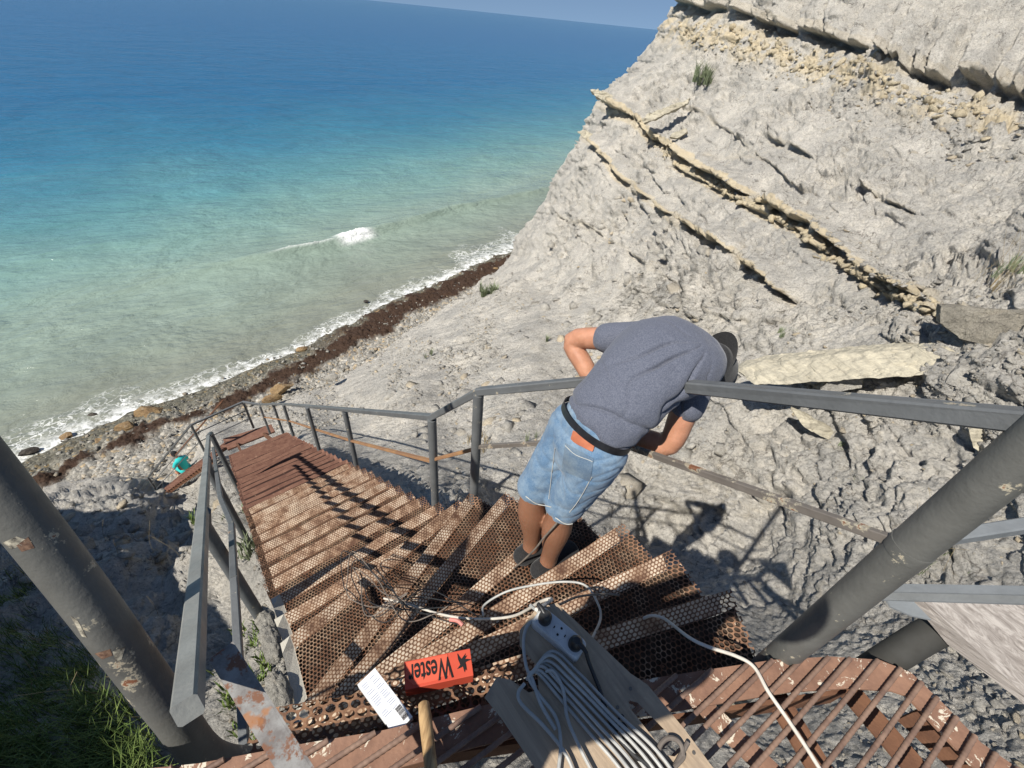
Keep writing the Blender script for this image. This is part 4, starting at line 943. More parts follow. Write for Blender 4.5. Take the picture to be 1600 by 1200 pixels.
# white carton
WH = mat_noise('white_card', (.74, .75, .76), (.70, .71, .72), 6, .5, .3)
wb = empty('white_box', PZ(605, 1095, -.08), 'narrow white cardboard box printed with fine text and a barcode', 'box')
Q = [PZ(556, 1066, -.03), PZ(588, 1047, -.03), PZ(650, 1128, -.02), PZ(612, 1142, -.02)]
cW = sum(Q)/4; lx = ((Q[2]+Q[3])-(Q[0]+Q[1]))/2; Lw = np.linalg.norm(lx); lx /= Lw; ly = np.cross((0, 0, 1), lx); Wd = .058
wn_ = np.array([0, 0, 1.])
m = MB(); m.box(cW-wn_*.014, lx*Lw/2, ly*Wd/2, wn_*.014); m.build('carton', WH, wb, bevel=.001)
PRN = mat_noise('grey_print', (.30, .33, .42), (.38, .40, .48), 10, .7)
m = MB(); rr = random.Random(5)
for i in range(18):
    t_ = -.42+i*.036
    for a_, b_ in ((-.40, -.02), (.05, .42)):
        if rr.random() < .18: continue
        e_ = b_-rr.random()*.16; m.box(cW+lx*Lw*t_+ly*Wd*(a_+e_)/2+wn_*.0006, lx*.0009, ly*Wd*(e_-a_)/2, wn_*.0002)
m.build('fine_print', PRN, wb)
m = MB()
for i in range(22):
    w_ = rr.choice((.0003, .0005, .0008)); m.box(cW+lx*(Lw*.22+i*.0018)+ly*Wd*.26+wn_*.0009, lx*w_, ly*Wd*.14, wn_*.0002)
m.build('barcode', INK, wb)
# hammer
HM = NB('worn_ash_wood', .55, .35); _v = HM.coord('Object', (30, 6, 6)); HM.color(HM.mix(HM.ramp(HM.noise(_v, 2.4, 5, .6, .6), [(.4, 0), (.6, 1)]), (.50, .33, .16), (.25, .15, .07))); HM = HM.m
hm = empty('hammer', PZ(668, 1150, .05), 'hammer with a worn yellow wooden handle in front of the red box', 'hammer')
h0 = PZ(662, 1098, .03); h1 = PZ(676, 1225, .09); hd = (h1-h0)/np.linalg.norm(h1-h0)
m = MB(); m.tube([h0, h0+hd*.004, h0+hd*.04, h0+hd*.10, h0+hd*.2, h0+hd*.3], [.010, .0145, .0165, .0155, .0145, .0135], 18); m.build('handle', HM, hm, True)
IR = mat_noise('dark_iron', (.06, .055, .05), (.12, .08, .06), 20, .45, .5, .8)
hx = np.cross(hd, (0, 0, 1)); hx /= np.linalg.norm(hx); hc = h0+hd*.30
m = MB(); m.box(hc, hx*.045, hd*.014, np.cross(hx, hd)*.014); m.tube([hc+hx*.045, hc+hx*.062], .016, 14); m.build('head', IR, hm, bevel=.002)
# rusty angle iron leaning on the left rail
AI = NB('rusty_galvanised_steel', .6, .4, .05); _v = AI.coord('Object')
_c = AI.mix(AI.ramp(AI.noise(_v, 14, 6, .7), [(.42, 0), (.60, 1)]), (.30, .295, .28), (.17, .155, .145))
_c = AI.mix(AI.ramp(AI.noise(_v, 22, 6, .72), [(.50, 0), (.56, 1)]), _c, (.20, .095, .055)); _c = AI.mix(AI.ramp(AI.noise(_v, 12, 4, .6), [(.66, 0), (.72, .8)]), _c, (.36, .15, .05)); AI.color(_c); AI = AI.m
ai = empty('angle_iron', P(345, 1030, .93), 'rusty grey angle iron leaning over the left edge of the landing', 'angle iron')
t0 = P(344, 1018, .98); t1 = P(480, 1235, .86); td = (t1-t0)/np.linalg.norm(t1-t0); tn = CAM-(t0+t1)/2; tn -= tn.dot(td)*td; tn /= np.linalg.norm(tn); tx = np.cross(td, tn)
if RC.T[0]@ (RC@np.array([1, 0, 0])) and (tx@(RC@np.array([1., 0, 0]))) < 0: tx = -tx
m = MB(); t1 = t0+td*(np.linalg.norm(t1-t0)+.25)
m.prism([t0-tx*.023, t0+tx*.023, t1+tx*.023, t1-tx*.023], tn, .004); m.build('wide_leg', AI, ai)
m = MB(); m.prism([t0+tx*.0232+tn*.004, t0+tx*.0232-tn*.045, t1+tx*.0232-tn*.045, t1+tx*.0232+tn*.004], tx, .004); m.build('side_leg', AI, ai)
# ================================================================ PEOPLE
from mathutils.bvhtree import BVHTree
A_ = np.array
def tube2(m, pts, rw, rt, wide=None, seg=20, n=4):
    """closed limb with elliptic rings and rounded ends; wide = direction of the wide axis"""
    P_ = spline([np.append(A_(p_, float), [a_, b_]) for p_, a_, b_ in zip(pts, rw, rt)], n)
    Q = [q[:3] for q in P_]; W = [q[3] for q in P_]; T = [q[4] for q in P_]
    # rounded ends
    d0 = (Q[0]-Q[1]); d0 /= np.linalg.norm(d0); d1 = Q[-1]-Q[-2]; d1 /= np.linalg.norm(d1)
    pre = [(Q[0]+d0*T[0]*math.sin(a), W[0]*math.cos(a), T[0]*math.cos(a)) for a in (1.45, 1.1, .7, .35)]
    post = [(Q[-1]+d1*T[-1]*math.sin(a), W[-1]*math.cos(a), T[-1]*math.cos(a)) for a in (.35, .7, 1.1, 1.45)]
    L = pre+list(zip(Q, W, T))+post; vs = []; ref = None
    for i in range(len(L)):
        d = L[min(i+1, len(L)-1)][0]-L[max(i-1, 0)][0]; d /= np.linalg.norm(d)+1e-9
        if wide is not None: r_ = A_(wide, float)
        else: r_ = ref if ref is not None else (np.cross(d, (0, 0, 1.)) if abs(d[2]) < .9 else np.cross(d, (1., 0, 0)))
        r_ = r_-r_.dot(d)*d; r_ /= np.linalg.norm(r_); ref = r_; y = np.cross(d, r_)
        vs += [L[i][0]+L[i][1]*math.cos(a)*r_+L[i][2]*math.sin(a)*y for a in [2*math.pi*k/seg for k in range(seg)]]
    N = len(L)
    m.add(vs, [(i*seg+j, i*seg+(j+1) % seg, (i+1)*seg+(j+1) % seg, (i+1)*seg+j) for i in range(N-1) for j in range(seg)]+[tuple(range(seg))[::-1], tuple((N-1)*seg+j for j in range(seg))])
def fuse(m, name, vox, iters=6, fac=.5):
    me = m.mesh(name+'_tmp'); bm = bmesh.new(); bm.from_mesh(me); bmesh.ops.recalc_face_normals(bm, faces=bm.faces); bm.to_mesh(me); bm.free()
    o = bpy.data.objects.new(name, me); COL.objects.link(o)
    r = o.modifiers.new('r', 'REMESH'); r.mode = 'VOXEL'; r.voxel_size = vox; r.use_smooth_shade = True
    s = o.modifiers.new('s', 'SMOOTH'); s.iterations = iters; s.factor = fac
    dg = bpy.context.evaluated_depsgraph_get(); dg.update()
    out = bpy.data.meshes.new_from_object(o.evaluated_get(dg)); bpy.data.objects.remove(o); bpy.data.meshes.remove(me)
    out.name = name; return out
def mverts(me):
    a = np.empty(len(me.vertices)*3); me.vertices.foreach_get('co', a); n = np.empty(len(a)); me.vertices.foreach_get('normal', n); return a.reshape(-1, 3), n.reshape(-1, 3)
def setv(me, v): me.vertices.foreach_set('co', v.astype(np.float32).ravel()); me.update()
def bvh(me):
    return BVHTree.FromPolygons([v.co for v in me.vertices], [tuple(p_.vertices) for p_ in me.polygons])
def drape(quad, tree, off, nu, nv, name, mat, parent, thick=.0015):
    """patch of cloth lying on a surface; quad = 4 photo points"""
    vs = []
    for j in range(nv+1):
        for i in range(nu+1):
            u, v = i/nu, j/nv
            q = (A_(quad[0])*(1-u)+A_(quad[1])*u)*(1-v)+(A_(quad[3])*(1-u)+A_(quad[2])*u)*v
            r_ = ray(*q); r_ /= np.linalg.norm(r_); h = tree.ray_cast(Vector(CAM), Vector(r_))
            if h[0] is None: return None
            nn = h[1] if h[1].dot(Vector(r_)) < 0 else -h[1]
            vs.append(A_(h[0])+A_(nn)*off)
    w_ = nu+1; n_ = len(vs); c_ = [v-ray(*quad[0])*0 for v in vs]
    tw = CAM-sum(vs)/n_; tw /= np.linalg.norm(tw)
    vs2 = vs+[v-tw*thick*2 for v in vs]
    fs = [(j*w_+i, j*w_+i+1, (j+1)*w_+i+1, (j+1)*w_+i) for j in range(nv) for i in range(nu)]
    bd = [i for i in range(nu)]+[j*w_+nu for j in range(nv)]+[nv*w_+i for i in range(nu, 0, -1)]+[j*w_ for j in range(nv, 0, -1)]
    fs += [(bd[k], bd[(k+1) % len(bd)], bd[(k+1) % len(bd)]+n_, bd[k]+n_) for k in range(len(bd))]
    m = MB(); m.add(vs2, fs); return m.build(name, mat, parent, smooth=True)
def strip(pts, tree, off, r, name, mat, parent):
    out = []
    for q in spline([A_(p_, float) for p_ in pts], 6):
        r_ = ray(*q); r_ /= np.linalg.norm(r_); h = tree.ray_cast(Vector(CAM), Vector(r_))
        if h[0] is None: continue
        nn = h[1] if h[1].dot(Vector(r_)) < 0 else -h[1]; out.append(A_(h[0])+A_(nn)*off)
    if len(out) < 2: return None
    m = MB(); m.tube(out, r, 6); return m.build(name, mat, parent, True)
def skin_mat(name, a, c):
    b = NB(name, .5, .35); v = b.coord('Object'); col = b.mix(b.ramp(b.noise(v, 11, 5, .6), [(.35, 0), (.65, 1)]), a, c); col = b.mix(b.ramp(b.noise(v, 34, 5, .7), [(.45, 0), (.75, .5)]), col, (.60, .30, .20)); b.color(b.mix(b.attr('tan'), col, (.17, .08, .045)))
    b.b.inputs['Subsurface Weight'].default_value = .12; b.b.inputs['Subsurface Radius'].default_value = (.02, .008, .004); b.bump(b.noise(v, 160, 3), .0012); return b.m
SKIN = skin_mat('skin', (.47, .235, .145), (.36, .165, .095))
def cloth(name, a, c, scale=260, heather=.5, fade=None):
    b = NB(name, .9, .15); v = b.coord('Object')
    col = b.mix(b.math('MULTIPLY', b.ramp(b.noise(v, scale, 2, .5), [(.35, 0), (.65, 1)]), heather), a, c)
    if fade is not None:
        col = b.mix(b.ramp(b.noise(v, 11, 7, .75, .15), [(.42, 0), (.75, .8)]), col, fade)
    b.color(col); b.b.inputs['Sheen Weight'].default_value = .15; b.bump(b.noise(v, scale, 2), .0012); return b.m
SHIRT = cloth('heather_blue_jersey', (.080, .089, .120), (.146, .156, .192), 240, .8)
DENIM = cloth('faded_denim', (.085, .155, .25), (.14, .225, .33), 220, .6, (.30, .375, .43))
DENIM2 = cloth('denim_pocket', (.085, .135, .20), (.13, .19, .26), 220, .6, (.24, .29, .31))
STITCH = mat_noise('pale_seam', (.40, .42, .42), (.5, .48, .42), 60, .8)
BLKC = cloth('black_cloth', (.018, .018, .019), (.035, .034, .034), 150, .6)
LEATH = mat_noise('black_leather', (.010, .010, .012), (.02, .02, .022), 40, .35, .5)

wk = empty('person', (.24, 1.17, -.66), 'person in a grey-blue t-shirt, denim shorts and black cap bending over the handrail', 'person')
spd = A_([.83, .55, 0]); wid = A_([-.55, .83, 0])
pel = A_([.305, 1.205, .25])
hipL, hipR = pel+wid*.085-[0, 0, .05], pel-wid*.085-[0, 0, .05]
knL, knR = A_([.150, 1.240, -.18]), A_([.275, 1.160, -.18])
anL, anR = A_([.176, 1.215, -.55]), A_([.262, 1.150, -.55])
ch = A_([.575, 1.415, .485]); nk = A_([.735, 1.52, .43]); hd_c = A_([.845, 1.625, .335])
shL, shR = A_([.545, 1.625, .455]), A_([.705, 1.370, .44])
elL, elR = A_([.262, 1.765, .30]), A_([.655, 1.290, .165])
haL, haR = A_([.44, 1.56, .08]), A_([.485, 1.425, .055])
m = MB()
tube2(m, [pel-[0, 0, .02], pel+[.06, .04, .12], ch, nk-spd*.05], [.130, .122, .15, .10], [.10, .09, .11, .07], wid)
tube2(m, [nk-spd*.04, nk+spd*.03-[0, 0, .02], hd_c], [.055, .05, .055], [.055, .05, .055])
tube2(m, [hd_c-spd*.03+[0, 0, .01], hd_c+spd*.06-[0, 0, .05]], [.072, .076], [.088, .088], wid)          # skull
tube2(m, [hd_c-[0, 0, .06]-spd*.01, hd_c-[0, 0, .11]+spd*.015], [.05, .038], [.05, .035], wid)             # face, looking down
for a, b_, c, rK in ((hipL, knL, anL, 1), (hipR, knR, anR, 1)):
    tube2(m, [a, (a+b_)/2, b_, b_*.65+c*.35-[.006, 0, 0], c*.8+b_*.2, c-[0, 0, .02]], [.080, .074, .058, .064, .043, .038], [.082, .074, .058, .066, .043, .041])
    f_ = spd*.8+wid*.1; f_ /= np.linalg.norm(f_)
    tube2(m, [c-[0, 0, .055]-f_*.04, c-[0, 0, .06]+f_*.06, c-[0, 0, .07]+f_*.14], [.034, .042, .036], [.03, .03, .018], np.cross(f_, (0, 0, 1)))
for s_, e_, h_ in ((shL, elL, haL), (shR, elR, haR)):
    tube2(m, [s_, s_*.5+e_*.5, e_, e_*.6+h_*.4, h_*.93+e_*.07], [.056, .053, .047, .046, .029], [.056, .053, .046, .044, .026])
body_h = []
def hand(m, w, d, up, sgn):
    """palm and five curled fingers; w wrist, d hand direction, up back of hand"""
    d = A_(d, float); d /= np.linalg.norm(d); up = A_(up, float); up -= up.dot(d)*d; up /= np.linalg.norm(up); s_ = np.cross(d, up)*sgn
    tube2(m, [w, w+d*.04, w+d*.085], [.028, .040, .040], [.020, .016, .014], s_, 14, 3)
    for i, L_ in enumerate((.072, .080, .075, .060)):
        b0 = w+d*.088+s_*(-.030+.020*i)*-1; k1 = b0+d*L_*.42-up*.006; k2 = k1+d*L_*.12-up*L_*.34; k3 = k2-d*L_*.22-up*L_*.14
        tube2(m, [b0, k1, k2, k3], [.0092, .0088, .0080, .0070], [.0092, .0088, .0080, .0070], None, 10, 3)
    t0_ = w+d*.03+s_*.030; tube2(m, [t0_, t0_+d*.028+s_*.018-up*.012, t0_+d*.050+s_*.008-up*.032], [.012, .0105, .0085], [.012, .0105, .0085], None, 10, 3)
hand(m, haR, haR-elR, (0, 0, 1), 1); hand(m, haL, (-.0, -.5, -.25), (0, 0, 1), -1)
me = fuse(m, 'body', .0052, 5, .5); V_, _n = mverts(me); attr(me, 'tan', np.clip((-.05-V_[:, 2])/.08, 0, .75)*np.clip((V_[:, 2]+.70)/.2, .3, 1)); link('body', me, SKIN, wk, True)
# shoes
for c in (anL, anR):
    f_ = spd*.8+wid*.1; f_ /= np.linalg.norm(f_); m = MB(); sx = np.cross(f_, (0, 0, 1)); s0 = c-[0, 0, .062]
    tube2(m, [s0-f_*.048, s0+f_*.03, s0+f_*.11, s0+f_*.17], [.050, .054, .057, .046], [.046, .044, .036, .024], sx)
    me = fuse(m, 'shoe', .005, 3); V_, _n = mverts(me); z0 = c[2]-.072; V_[:, 2] = np.maximum(V_[:, 2], z0); 
    setv(me, V_); sh = link('shoe', me, BLKC, wk, True)
    pts = []
    for k in range(24):
        a = 2*math.pi*k/24; L_ = .115*math.cos(a); pts.append(c-[0, 0, 0]+f_*(.062+L_*1.06)+sx*math.sin(a)*(.052 if math.cos(a) > -.2 else .045))
    pts = [np.array([q[0], q[1], z0-.014]) for q in pts]
    m = MB(); m.prism(pts, (0, 0, 1), .022); m.build('sole', mat_noise('dark_rubber', (.035, .034, .034), (.06, .058, .055), 30, .7), sh, bevel=.003)
# shirt
m = MB()
hem = pel+[.035, .02, .075]
tube2(m, [hem+[.006, .003, .008], hem+[.08, .05, .098], ch-spd*.04+[0, 0, .012], ch+spd*.10+[0, 0, .005], nk-spd*.015], [.160, .165, .190, .185, .075], [.115, .118, .130, .115, .062], wid, 32, 5)
for s_, e_, t_ in ((shL, elL, .50), (shR, elR, .36)):
    e2 = s_*(1-t_)+e_*t_; tube2(m, [s_*.9+ch*.1, s_*.6+e2*.4, e2], [.074, .070, .074], [.070, .066, .070])
me = fuse(m, 'tshirt', .0055, 10, .5)
V_, N_ = mverts(me)
arm = A_([.66, 1.36, .46]); rel = V_-arm; ux_ = rel@(-spd); uy_ = rel@wid; r_ = np.sqrt(ux_**2+uy_**2); th = np.arctan2(uy_, ux_)
f1 = (1-np.abs(np.sin(th*5.2+3*perlin(V_*5)+.6)))**5*np.exp(-((r_-.17)/.13)**2)*np.clip(1.2-np.abs(th)/1.3, 0, 1)
bl = (V_-hem)@(spd*.75+A_([0, 0, .6])); f2 = (1-np.abs(np.sin(bl*38+4.5*perlin(V_*4.5, 3)+(V_@wid)*9)))**4*np.exp(-((bl-.03)/.09)**2)
f3 = fbm(V_*7, 3, 11)*.006
V_ = V_+N_*(f3-.026*f1-.016*f2+.004*perlin(V_*16, 5)*np.exp(-(bl/.1)**2))[:, None]
setv(me, V_); shirt = link('tshirt', me, SHIRT, wk, True)
# shorts
m = MB(); wc = pel+[.015, .008, .055]
tube2(m, [pel+[.02, .012, .03], pel-[0, 0, .04], pel-[.012, 0, .10]], [.146, .150, .142], [.116, .122, .106], wid, 32)
for a, b_ in ((hipL, knL), (hipR, knR)):
    hm_ = b_+[0, 0, .055]; tube2(m, [a+[0, 0, .03], (a*.5+hm_*.5), hm_], [.094, .086, .083], [.098, .088, .083], wid, 24)
me = fuse(m, 'denim_shorts', .0065, 6, .5); V_, N_ = mverts(me)
g = (1-np.abs(np.sin(V_[:, 2]*26+5*perlin(V_*5, 7))))**3
g2 = (1-np.abs(np.sin((V_@wid)*30+V_[:, 2]*8+4*perlin(V_*6, 9))))**5; V_ = V_+N_*(fbm(V_*9, 3, 21)*.005-.004*g-.005*g2)[:, None]; setv(me, V_)
shorts = link('denim_shorts', me, DENIM, wk, True); T_s = bvh(me)
drape([(884, 692), (928, 716), (922, 752), (878, 735)], T_s, .003, 8, 8, 'back_pocket', DENIM2, shorts)
drape([(944, 728), (966, 726), (955, 770), (936, 768)], T_s, .003, 8, 8, 'back_pocket', DENIM2, shorts)
drape([(897, 672), (931, 692), (926, 706), (893, 687)], T_s, .007, 6, 4, 'leather_patch', mat_noise('brown_red_leather', (.42, .14, .07), (.34, .11, .06), 30, .6), shorts)
strip([(884, 696), (900, 710), (926, 720)], T_s, .004, .0013, 'stitching', STITCH, shorts); strip([(868, 700), (862, 740), (858, 780)], T_s, .002, .0015, 'stitching', STITCH, shorts)
strip([(822, 775), (838, 786), (862, 792)], T_s, .003, .0022, 'frayed_hem', STITCH, shorts); strip([(868, 808), (885, 818), (903, 815)], T_s, .003, .0022, 'frayed_hem', STITCH, shorts); strip([(925, 745), (905, 780), (890, 800)], T_s, .002, .0016, 'stitching', STITCH, shorts)
# belt
m = MB(); bc = pel+[.024, .014, .052]; bd_ = A_([.30, .20, .93]); bd_ /= np.linalg.norm(bd_); wb_ = wid; tb_ = np.cross(bd_, wb_); vs = []; seg = 48
for h_, g_ in ((-.013, 0), (.013, 0), (.013, -.004), (-.013, -.004)):
    vs += [bc+bd_*h_+wb_*math.cos(a)*(.160+g_)+tb_*math.sin(a)*(.127+g_) for a in [2*math.pi*k/seg for k in range(seg)]]
m.add(vs, [(r*seg+j, r*seg+(j+1) % seg, ((r+1) % 4)*seg+(j+1) % seg, ((r+1) % 4)*seg+j) for r in range(4) for j in range(seg)])
m.build('belt', LEATH, wk, True)
for p_ in ((886, 640), (944, 682)):
    r_ = ray(*p_); b_ = P(p_[0], p_[1], 1.46)
    m = MB(); pass
# cap worn back to front
m = MB(); cd = spd*.75+A_([0, 0, -.62]); cd /= np.linalg.norm(cd); cc_ = hd_c+cd*.03
up_ = np.cross(cd, wid); up_ = up_ if up_[2] > 0 else -up_
tube2(m, [cc_-cd*.02, cc_+cd*.055, cc_+cd*.10], [.098, .097, .085], [.114, .112, .096], wid, 28)
me = fuse(m, 'cap', .006, 4); cp = link('cap', me, BLKC, wk, True)
vs = []; ns = 15
for t_ in (0, 1):
    for th_ in (0, .0035):
        for k in range(ns):
            a = -1.15+2.3*k/(ns-1); c0_ = cc_-cd*.022+wid*math.sin(a)*.091+up_*math.cos(a)*.104
            vs.append(c0_+t_*(up_*.055*math.cos(a*.9)-cd*.045*math.cos(a))+up_*th_-cd*th_)
m = MB(); m.add(vs, [(2*ns+k, 2*ns+k+1, k+1, k) for k in range(ns-1)]+[(ns+k, ns+k+1, 3*ns+k+1, 3*ns+k) for k in range(ns-1)]+[(3*ns+k, 3*ns+k+1, 2*ns+k+1, 2*ns+k) for k in range(ns-1)]+[(0, ns, 3*ns, 2*ns), (ns-1, 3*ns-1, 4*ns-1, 2*ns-1)])
m.build('visor', BLKC, cp, True)
# tool in the right hand with its cable
tl = empty('power_tool', haR, 'black power tool held under the handrail by the bending worker', 'power tool')
td_ = (haR-elR); td_ /= np.linalg.norm(td_); tc = haR+td_*.07-[0, 0, .035]
m = MB(); m.tube([tc-td_*.09, tc-td_*.06, tc+td_*.03, tc+td_*.06], [.018, .027, .027, .020], 18); m.build('motor_body', BLACKP, tl, True)
m = MB(); m.tube([tc+td_*.06, tc+td_*.10], [.017, .014], 14); m.box(tc-[0, 0, .03], td_*.014, np.cross(td_, (0, 0, 1))*.012, (0, 0, .035)); m.build('gear_head', IR, tl, True)
m = MB(); g_ = P(985, 678, 1.86); m.box(g_, wid*.02, spd*.012, (0, 0, .022)); m.tube([g_-wid*.03, g_+wid*.03], .017, 14); m.build('grip', BLACKP, tl, True, bevel=.003)
cable('cable', [P(984, 682, 1.80), P(965, 697, 1.72), P(940, 712, 1.66), P(915, 738, 1.66), P(898, 780, 1.74), P(872, 815, 1.86), P(850, 840, 1.95), P(832, 862, 2.05), P(800, 890, 2.26), P(770, 905, 2.38), P(740, 935, 2.35), P(705, 960, 2.28)], .0042, DC, 'thin dark cable hanging from the worker\'s tool across his shorts')

# small person sitting by the last flight on the beach
bp_ = empty('person', PZ(288, 738, -12.6), 'tiny person in turquoise clothes crouching at the foot of the last flight', 'person')
def pz(x, y, z): return PZ(x, y, z)
hp_ = pz(290, 732, -12.2); cs_ = hp_+[.0, -.02, .48]; nk_ = cs_+[-.05, 0, .12]; hh_ = nk_+[-.06, 0, .16]
m = MB(); fx_ = A_([-.9, .3, 0])
tube2(m, [hh_, hh_+[0, 0, .05]], [.085, .085], [.1, .1]); tube2(m, [nk_, hh_], [.05, .05], [.05, .05]); tube2(m, [hp_, cs_], [.15, .18], [.12, .11], (.3, .9, 0))
for s_ in (-1, 1):
    w_ = A_([.3, .9, 0])*s_; tube2(m, [cs_+w_*.2, cs_+w_*.26+fx_*.08-[0, 0, .22], cs_+w_*.1+fx_*.3-[0, 0, .25]], [.05, .042, .03], [.05, .042, .03])
    tube2(m, [hp_+w_*.1, hp_+w_*.12+fx_*.38+[0, 0, .04], hp_+w_*.12+fx_*.42-[0, 0, .36]], [.085, .06, .04], [.085, .06, .04]); tube2(m, [hp_+w_*.12+fx_*.42-[0, 0, .38], hp_+w_*.12+fx_*.6-[0, 0, .40]], [.04, .035], [.03, .025])
me = fuse(m, 'body', .018, 3); link('body', me, SKIN, bp_, True)
TQ = cloth('turquoise_cloth', (.03, .46, .45), (.05, .55, .53), 60, .5)
m = MB(); tube2(m, [hp_+[0, 0, .1], cs_+[0, 0, .03]], [.15, .175], [.13, .12], (.3, .9, 0))
for s_ in (-1, 1): w_ = A_([.3, .9, 0])*s_; tube2(m, [cs_+w_*.18, cs_+w_*.24+fx_*.05-[0, 0, .13]], [.075, .07], [.075, .07])
link('tshirt', fuse(m, 'tshirt', .018, 3), TQ, bp_, True)
m = MB()
for s_ in (-1, 1): w_ = A_([.3, .9, 0])*s_; tube2(m, [hp_+w_*.09-[0, 0, .01], hp_+w_*.12+fx_*.3+[0, 0, .04]], [.125, .095], [.12, .09])
link('shorts', fuse(m, 'shorts', .018, 3), TQ, bp_, True)
m = MB(); tube2(m, [hh_+[.03, 0, .05], hh_+[.02, 0, .08]], [.098, .09], [.11, .1]); link('hair', fuse(m, 'hair', .014, 2), BLKC, bp_, True)

# the photographer, whose shadow falls on rock and boards: stands on the landing behind the phone
ph = empty('person', (-.05, -.5, 0), 'person in a brimmed hat holding a phone, standing on the rebar landing', 'person')
m = MB(); hpz = A_([-.50, -.36, .86]); che = A_([-.44, -.24, 1.15]); nkp = A_([-.12, -.23, 1.34]); hdp = A_([0, -.145, 1.475])
tube2(m, [hpz, (hpz+che)/2, che, nkp-[0, .02, .03]], [.155, .14, .185, .08], [.11, .10, .11, .06], (.67, .74, 0)); tube2(m, [nkp-[0, 0, .03], hdp], [.055, .055], [.055, .055])
tube2(m, [hdp-[0, .0, .03], hdp+[0, -.01, .05]], [.07, .074], [.085, .09], (1, 0, 0))
for s_ in (-1, 1):
    hk = A_([-.50+s_*.10, -.42, .82]); kk = A_([-.53+s_*.13, -.42, .46]); ak = A_([-.56+s_*.14, -.50, .09])
    tube2(m, [hk, kk, ak], [.085, .055, .04], [.085, .055, .04]); tube2(m, [ak-[0, .03, .05], ak+[s_*.02, .17, -.06]], [.04, .042], [.03, .025])
    tube2(m, [che+[s_*.11, s_*.12, .10], A_([-.34+s_*.06, -.13, 1.12]), A_([s_*.12, -.075, 1.37])], [.05, .042, .028], [.05, .042, .028])
    hand(m, A_([s_*.12, -.075, 1.37]), (-s_*.7, .15, .9), (0, 1, .3), s_)
link('body', fuse(m, 'body', .009, 4), SKIN, ph, True)
m = MB(); tube2(m, [hpz+[0, 0, .02], (hpz+che)/2, che+[0, 0, .03], nkp-[0, .02, .05]], [.165, .155, .185, .09], [.125, .12, .125, .07], (.67, .74, 0))
for s_ in (-1, 1): tube2(m, [che+[s_*.10, s_*.11, .10], che*.5+A_([-.34+s_*.06, -.13, 1.12])*.5+[s_*.06, 0, 0]], [.075, .07], [.075, .07])
link('tshirt', fuse(m, 'tshirt', .010, 5), BLKC, ph, True)
m = MB()
for s_ in (-1, 1): tube2(m, [A_([-.50+s_*.09, -.42, .86]), A_([-.53+s_*.13, -.42, .46]), A_([-.56+s_*.14, -.50, .12])], [.105, .08, .065], [.105, .08, .065])
link('trousers', fuse(m, 'trousers', .010, 5), DENIM, ph, True)
m = MB(); hb_ = hdp+[0, -.01, .075]; m.tube([hb_+[0, 0, -.004], hb_+[0, 0, .004], hb_+[0, 0, .006], hb_+[0, 0, .07], hb_+[0, 0, .09]], [.19, .19, .10, .092, .06], 30); m.build('hat', mat_noise('straw', (.45, .36, .22), (.35, .27, .16), 60, .8), ph, True)
phn = empty('phone', (0, -.022, 1.435), 'dark phone held up by the person in the brimmed hat', 'phone')
m = MB(); nn_ = RC@A_([0, 0, -1.]); m.box(CAM-nn_*.030-upc[0]*0+RC@A_([0, -.02, 0]), RC@A_([.073, 0, 0]), RC@A_([0, .036, 0]), nn_*.004); m.build('phone_body', BLACKP, phn, bevel=.003)

T_p = bvh(pp2.children[0].data); RCH = mat_noise('bare_rust', (.08, .042, .03), (.21, .13, .085), 110, .8); FLK = mat_noise('lifted_paint', (.05, .045, .04), (.5, .46, .36), 70, .7)
for q_, m_ in (([(4, 848), (26, 838), (50, 846), (18, 858)], FLK), ([(26, 852), (44, 839), (54, 856), (34, 862)], RCH), ([(148, 1021), (172, 1014), (176, 1024), (160, 1030)], RCH), ([(176, 1018), (196, 1010), (190, 1030), (182, 1036)], FLK), ([(110, 962), (122, 970), (136, 996), (128, 994)], FLK)):
    drape(q_, T_p, .0006, 6, 4, 'bare_patch', m_, pp2, .0004)
# ================================================================ LOOSE ROCKS, SLABS, PLANTS
_rk = []
def rock_template(seed):
    bm = bmesh.new(); bmesh.ops.create_icosphere(bm, subdivisions=1, radius=1); v = np.array([x.co[:] for x in bm.verts]); f = np.array([[q.index for q in x.verts] for x in bm.faces]); bm.free()
    r_ = np.random.default_rng(seed); 
    for _ in range(5):
        n = r_.normal(size=3); n /= np.linalg.norm(n); d = .35+.35*r_.random(); k = v@n-d; v = np.where(k[:, None] > 0, v-k[:, None]*n, v)
    return v*(1+.12*r_.normal(size=(len(v), 1))), f
TM = [rock_template(i) for i in range(14)]
def rot_rand(r_):
    q = r_.normal(size=4); q /= np.linalg.norm(q); w_, x, y, z = q
    return np.array([[1-2*(y*y+z*z), 2*(x*y-z*w_), 2*(x*z+y*w_)], [2*(x*y+z*w_), 1-2*(x*x+z*z), 2*(y*z-x*w_)], [2*(x*z-y*w_), 2*(y*z+x*w_), 1-2*(x*x+y*y)]])
